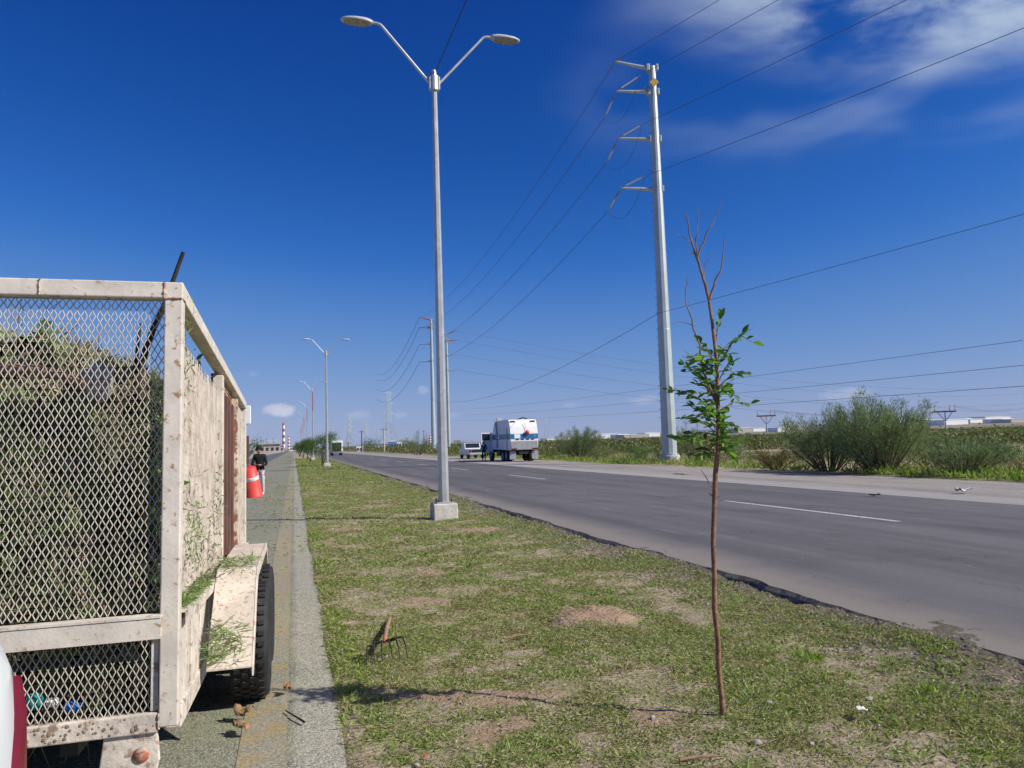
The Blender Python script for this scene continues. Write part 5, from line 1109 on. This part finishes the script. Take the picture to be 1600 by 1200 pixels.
# median trees
def mtree(seed):
    r_ = random.Random(seed); q = np.random.default_rng(seed); tk = MB(); LP = []
    for i in range(4):
        a = r_.uniform(0, 6.28); lean = r_.uniform(.25, .8); top = Vector((math.cos(a) * lean, math.sin(a) * lean, r_.uniform(1.5, 1.9))); P = [Vector((0, 0, 0)), top * .4 + Vector((0, 0, .1)), top]
        tk.tube(P, [.06, .045, .025], 6)
        for j in range(4):
            b = r_.uniform(0, 6.28); e = top + Vector((math.cos(b) * r_.uniform(.3, .9), math.sin(b) * r_.uniform(.3, .9), r_.uniform(-.2, .9))); tk.tube([top * .8, top * .4 + e * .6, e], [.022, .014, .006], 4)
            n = 210; LP.append(np.array(e) + q.normal(size=(n, 3)) * (.27, .27, .22))
    P = np.concatenate(LP); V, F = leaf_quads(P, q.normal(size=(len(P), 3)) + (0, 0, -.4), q.uniform(.10, .2, len(P)), q.uniform(.03, .06, len(P))); o = npmesh('crown', V, F, MT['mesq']); COL.objects.unlink(o)
    return o.data, tk.mesh('trunk', MT['shrubstem'])
MTR = [mtree(i) for i in (3, 8, 14)]
for i, (x, y, s) in enumerate([(2.45, 71, 1.0), (1.9, 92, .95), (1.9, 113, 1.0), (1.5, 134, .95), (1.2, 158, 1.0), (1.5, 182, 1.0)]):
    t = empty('median_tree', (x, y, 0), i * 1.9, label=f'small leafy tree on the median, {ords[i]} in the far row', cat='tree', group='small trees in a row on the median'); t.scale = (s, s, s * 1.02)
    for nm, me in zip(('crown', 'trunk'), MTR[i % 3]): o = bpy.data.objects.new(nm, me); COL.objects.link(o); o.parent = t
for i, (x, y, s, lb) in enumerate([(-9.6, 172, 2.3, 'round green tree beyond the person with the drum, left of the lane'), (31, 330, 3.0, 'dark tree in front of the white building left of the lattice tower'), (52, 360, 2.6, 'dark green tree on the plain left of the spiky bush'), (92, 340, 2.4, 'dark tree on the horizon just left of the garbage truck'), (40, 260, 2.0, 'broad green tree beside the far wooden pole')]):
    t = empty('far_tree', (x, y, -.1), i, label=lb, cat='tree'); t.scale = (s * 1.5, s * 1.5, s * 1.2)
    for nm, me in zip(('crown', 'trunk'), KIND[1][0]): o = bpy.data.objects.new(nm, me); COL.objects.link(o); o.parent = t
# ================================================================== FAR STRUCTURES
def at(px, py, D):      # a bearing read off the photograph, at a surveyed distance, to a place on the plain
    d = _r * ((px - 800) / 1180) + _u * (-(py - 600) / 1180) + _f; k = D / math.hypot(d.x, d.y); return Vector((d.x * k, d.y * k, 1.62 + d.z * k))
def lattice(x, y, h, wb, label, arms=((.97, .16), (.80, .20), (.62, .24)), kind=0, r_=.12):
    t = empty('lattice_tower', (x, y, 0), R(20), label=label, cat='pylon'); b = MB()
    wz = lambda z: wb * (1 - z / h * 1.9) / 2 if z < h * .42 else wb * .1
    lv = [0, .14, .27, .38, .46, .55, .64, .73, .82, .91, 1.0]
    for i in range(len(lv) - 1):
        z0, z1 = lv[i] * h, lv[i + 1] * h; w0, w1 = wz(z0), wz(z1); c = [(-1, -1), (1, -1), (1, 1), (-1, 1)]
        for k in range(4):
            (a, e), (a2, e2) = c[k], c[(k + 1) % 4]
            b.bar((a * w0, e * w0, z0), (a * w1, e * w1, z1), r_, r_); b.bar((a * w0, e * w0, z0), (a2 * w1, e2 * w1, z1), r_ * .5, r_ * .5); b.bar((a2 * w0, e2 * w0, z0), (a * w1, e * w1, z1), r_ * .5, r_ * .5)
    b.build('frame', MT['galv_pole'], t)
    for f_, l_ in arms:
        for s in (-1, 1): MB().bar((0, 0, f_ * h), (s * l_ * h, 0, f_ * h), r_ * 1.1, r_ * 1.1).bar((0, 0, f_ * h + .03 * h), (s * l_ * h, 0, f_ * h), r_ * .7, r_ * .7).build('arm', MT['galv_pole'], t)
    return t
q = at(608, 697, 640); lattice(q.x, q.y, 47, 15, 'tall lattice transmission tower left of the steel poles', r_=.24, arms=((.985, .07), (.80, .10), (.62, .10)))
for px, D, h, lb in ((546, 900, 40, 'small distant lattice tower right of the far box truck'), (572, 1100, 38, 'faint distant lattice tower between two wooden poles'), (590, 1300, 34, 'faintest lattice tower just left of the tall lattice tower'), (428, 1000, 14, 'low wide lattice tower at the far left above the warehouse')):
    q = at(px, 697, D); lattice(q.x, q.y, h, h * .25, lb, r_=.28, arms=((.98, .10), (.8, .12), (.65, .12)) if h > 20 else ((.97, .8), (.8, .6)))
# lattice with a V head right of the garbage truck
q = at(854, 690, 420); t = empty('lattice_tower', (q.x, q.y, 0), 0, label='distant pylon with forked V head right of the garbage truck', cat='pylon'); b = MB()
for s in (-1, 1): b.bar((s * 1.8, 0, 0), (s * .5, 0, 9), .25, .25).bar((s * .5, 0, 9), (s * 2.3, 0, 13.6), .22, .22).bar((s * 1.8, 0, 0), (-s * .9, 0, 6), .12, .12).bar((s * 2.3, 0, 13.6), (s * 0, 0, 11), .12, .12)
b.build('frame', MT['galv_pole'], t); MB().bar((-2.9, 0, 13.6), (2.9, 0, 13.6), .22, .22).build('arm', MT['galv_pole'], t)
# red cross-arm poles on the plain
for i, (px, py0, py1, D, lb) in enumerate(((1197, 647, 692, 200, 'red cross-arm pole on the plain seen beside the young tree'), (1476, 640, 680, 200, 'red cross-arm pole on the plain at the right, past the largest bush'))):
    q = at(px, py0, D); b_ = at(px, py1, D); t = empty('red_crossarm_pole', (q.x, q.y, -.1), R(-28 - i * 6), label=lb, cat='power pole', group='red cross-arm poles'); h = q.z
    MB().tube([(0, 0, 0), (0, 0, h)], [.16, .12], 8).build('post', MT['galv_pole'], t); MB().box((0, 0, h - .35), (4.6, .22, .34)).build('crossarm', MT['redpaint'], t)
    for s in (-1, 1): MB().bar((s * 1.5, 0, h - .5), (0, 0, h - 2.6), .15, .15).build('brace', MT['galv_pole'], t)
    for xx in (-2.1, 1.0, 2.1): MB().tube([(xx, 0, h - .2), (xx, 0, h + 1.1)], [.07, .05], 6).build('insulator', MT['redpaint'], t)
    for k, xx in enumerate((-2.1, 1.0, 2.1)):
        s0 = Vector((q.x, q.y, h + .9)); cable('power_cable', (s0 + Vector((xx * .8, -xx * .5, 0)), s0 + Vector((xx * .8 + 70, -xx * .5 + 40, .5))), 1.2, .025, 'conductor', f'{["left", "middle", "right"][k]} thin conductor on the ' + ('red pole beside the young tree' if i == 0 else 'right-hand red pole'), n=10)
# chimneys
for px, top, D, r_, lb in ((443, 660, 1100, 1.6, 'tall red and white banded chimney on the left horizon'), (451, 681, 1200, 1.2, 'shorter banded chimney right of the tall red and white one'), (672, 680, 900, 1.0, 'thin red and white mast between bush and steel pole')):
    q = at(px, top, D); t = empty('banded_chimney', (q.x, q.y, 0), label=lb, cat='chimney'); n = 9; h = q.z
    for k in range(n): MB().lathe([(r_ * (1.25 - .25 * k / n), h * k / n), (r_ * (1.25 - .25 * (k + 1) / n), h * (k + 1) / n)] + ([(0, h)] if k == n - 1 else []), n=12).build('band', MT['redpaint'] if k % 2 == 0 else MT['white'], t)
# wooden poles
for px, top, base, D, lb in ((565, 672, 704, 260, 'thin wooden pole behind the far gravel, left of the brown mounds'), (600, 668, 706, 220, 'pale concrete pole with crossarm in front of the tall lattice tower'), (544, 690, 704, 300, 'short pole right of the far box truck'), (662, 672, 698, 420, 'thin dark mast right of the spiky bush')):
    q = at(px, top, D); t = empty('utility_pole', (q.x, q.y, -.1), R(15), label=lb, cat='power pole'); MB().tube([(0, 0, 0), (0, 0, q.z)], [.2, .14], 8).build('post', MT['concrete'] if px == 600 else MT['shrubstem'], t); MB().box((0, 0, q.z - .5), (2.0, .15, .18)).build('crossarm', MT['shrubstem'], t)
# buildings
def building(px, base, wpx, hpx, D, label, m='white', roof='galv', win=6, group=None, dep=None):
    c = at(px, base, D); wd = wpx / 1180 * D; h = max(hpx * 1.25 / 1180 * D, 2.5); z = float(rise(np.array(c.x), np.array(c.y))) - .3
    t = empty('far_building', (c.x, c.y, z), -math.atan2(c.x, c.y) * (1 if D < 3000 else -.15), label=label, cat='building', group=group); dep = dep or wd * .6
    MB().box((0, dep / 2, h / 2), (wd, dep, h)).build('wall', MT[m], t); MB().prism([(-wd * .51, h), (wd * .51, h), (wd * .51, h * 1.06), (0, h * 1.16), (-wd * .51, h * 1.06)], -.02 * dep, dep * 1.02, axis='Y').build('roof', MT[roof], t)
    for k in range(win): MB().box(((k + .5) / win * wd * .94 - wd * .47, -.1, h * .5), (wd / win * .45, .25, h * .32)).build('window', MT['glass'], t)
    return t
MT['tan'] = mat('tan_wall', (.42, .36, .30), .9, .15, .3); MT['greyb'] = mat('grey_wall', (.38, .39, .41), .9, .12, .3); MT['bluew'] = mat('blue_wall', (.12, .22, .45), .8, .1, .3)
building(418, 708, 38, 11, 420, 'long tan-grey warehouse wall beyond the left lane', 'tan', 'greyb', 5, dep=40)
building(432, 706, 22, 8, 520, 'grey shed at the end of the left lane', 'greyb', 'galv', 4, dep=30)
building(463, 704, 20, 6, 700, 'low white block at the vanishing point of the lane', 'white', 'galv', 5, dep=20)
building(562, 701, 10, 6, 300, 'small white shed behind the far gravel', 'white', 'galv', 2, dep=6)
building(590, 699, 46, 6, 560, 'long blue-roofed white hall below the tall lattice tower', 'white', 'bluew', 9, dep=30)
building(613, 699, 14, 9, 540, 'blue and white cabin at the foot of the tall lattice tower', 'bluew', 'white', 3, dep=8)
building(628, 698, 18, 9, 600, 'white stepped building right of the tall lattice tower', 'white', 'galv', 4, dep=12)
building(715, 695, 12, 8, 480, 'dark grey house between steel pole and garbage truck', 'greyb', 'tan', 3, dep=8)
city = [(870, 688, 34), (905, 687, 60), (950, 686, 50), (995, 685, 44), (1020, 684, 26), (885, 690, 30), (975, 683, 20), (1165, 678, 26), (1190, 677, 30), (1225, 676, 22), (1432, 667, 24), (1455, 667, 40), (1495, 665, 46), (1530, 664, 34), (1560, 663, 50), (1592, 662, 30), (1515, 661, 16), (1445, 664, 16), (1575, 660, 24), (1250, 675, 18), (1150, 679, 14), (930, 685, 16), (1410, 668, 14), (1475, 663, 20)]
for i, (px, py, wpx) in enumerate(city):
    building(px, py, wpx, 3.4 + (i * 7 % 5) * .5, 5200 + (i * 617 % 1800), 'long low pale warehouse of the far city on the horizon', ('white', 'white', 'white', 'tan')[i % 4], 'white', 0, 'far city warehouses', dep=120)
# ================================================================== AIR
hm = bpy.data.materials.new('pale_haze'); hm.use_nodes = True; t = hm.node_tree; t.nodes.clear(); q = NG(t)
o_ = q.n('ShaderNodeOutputMaterial'); pv = q.n('ShaderNodeVolumePrincipled'); pv.inputs['Color'].default_value = (.62, .76, 1.0, 1); pv.inputs['Density'].default_value = 3.0e-5; pv.inputs['Anisotropy'].default_value = 0
q.l(pv.outputs[0], o_.inputs['Volume'])
MB().box((0, 0, 189), (36000, 36000, 382)).build('haze', hm, label='thin blue haze over the whole plain', cat='haze', kind='stuff')
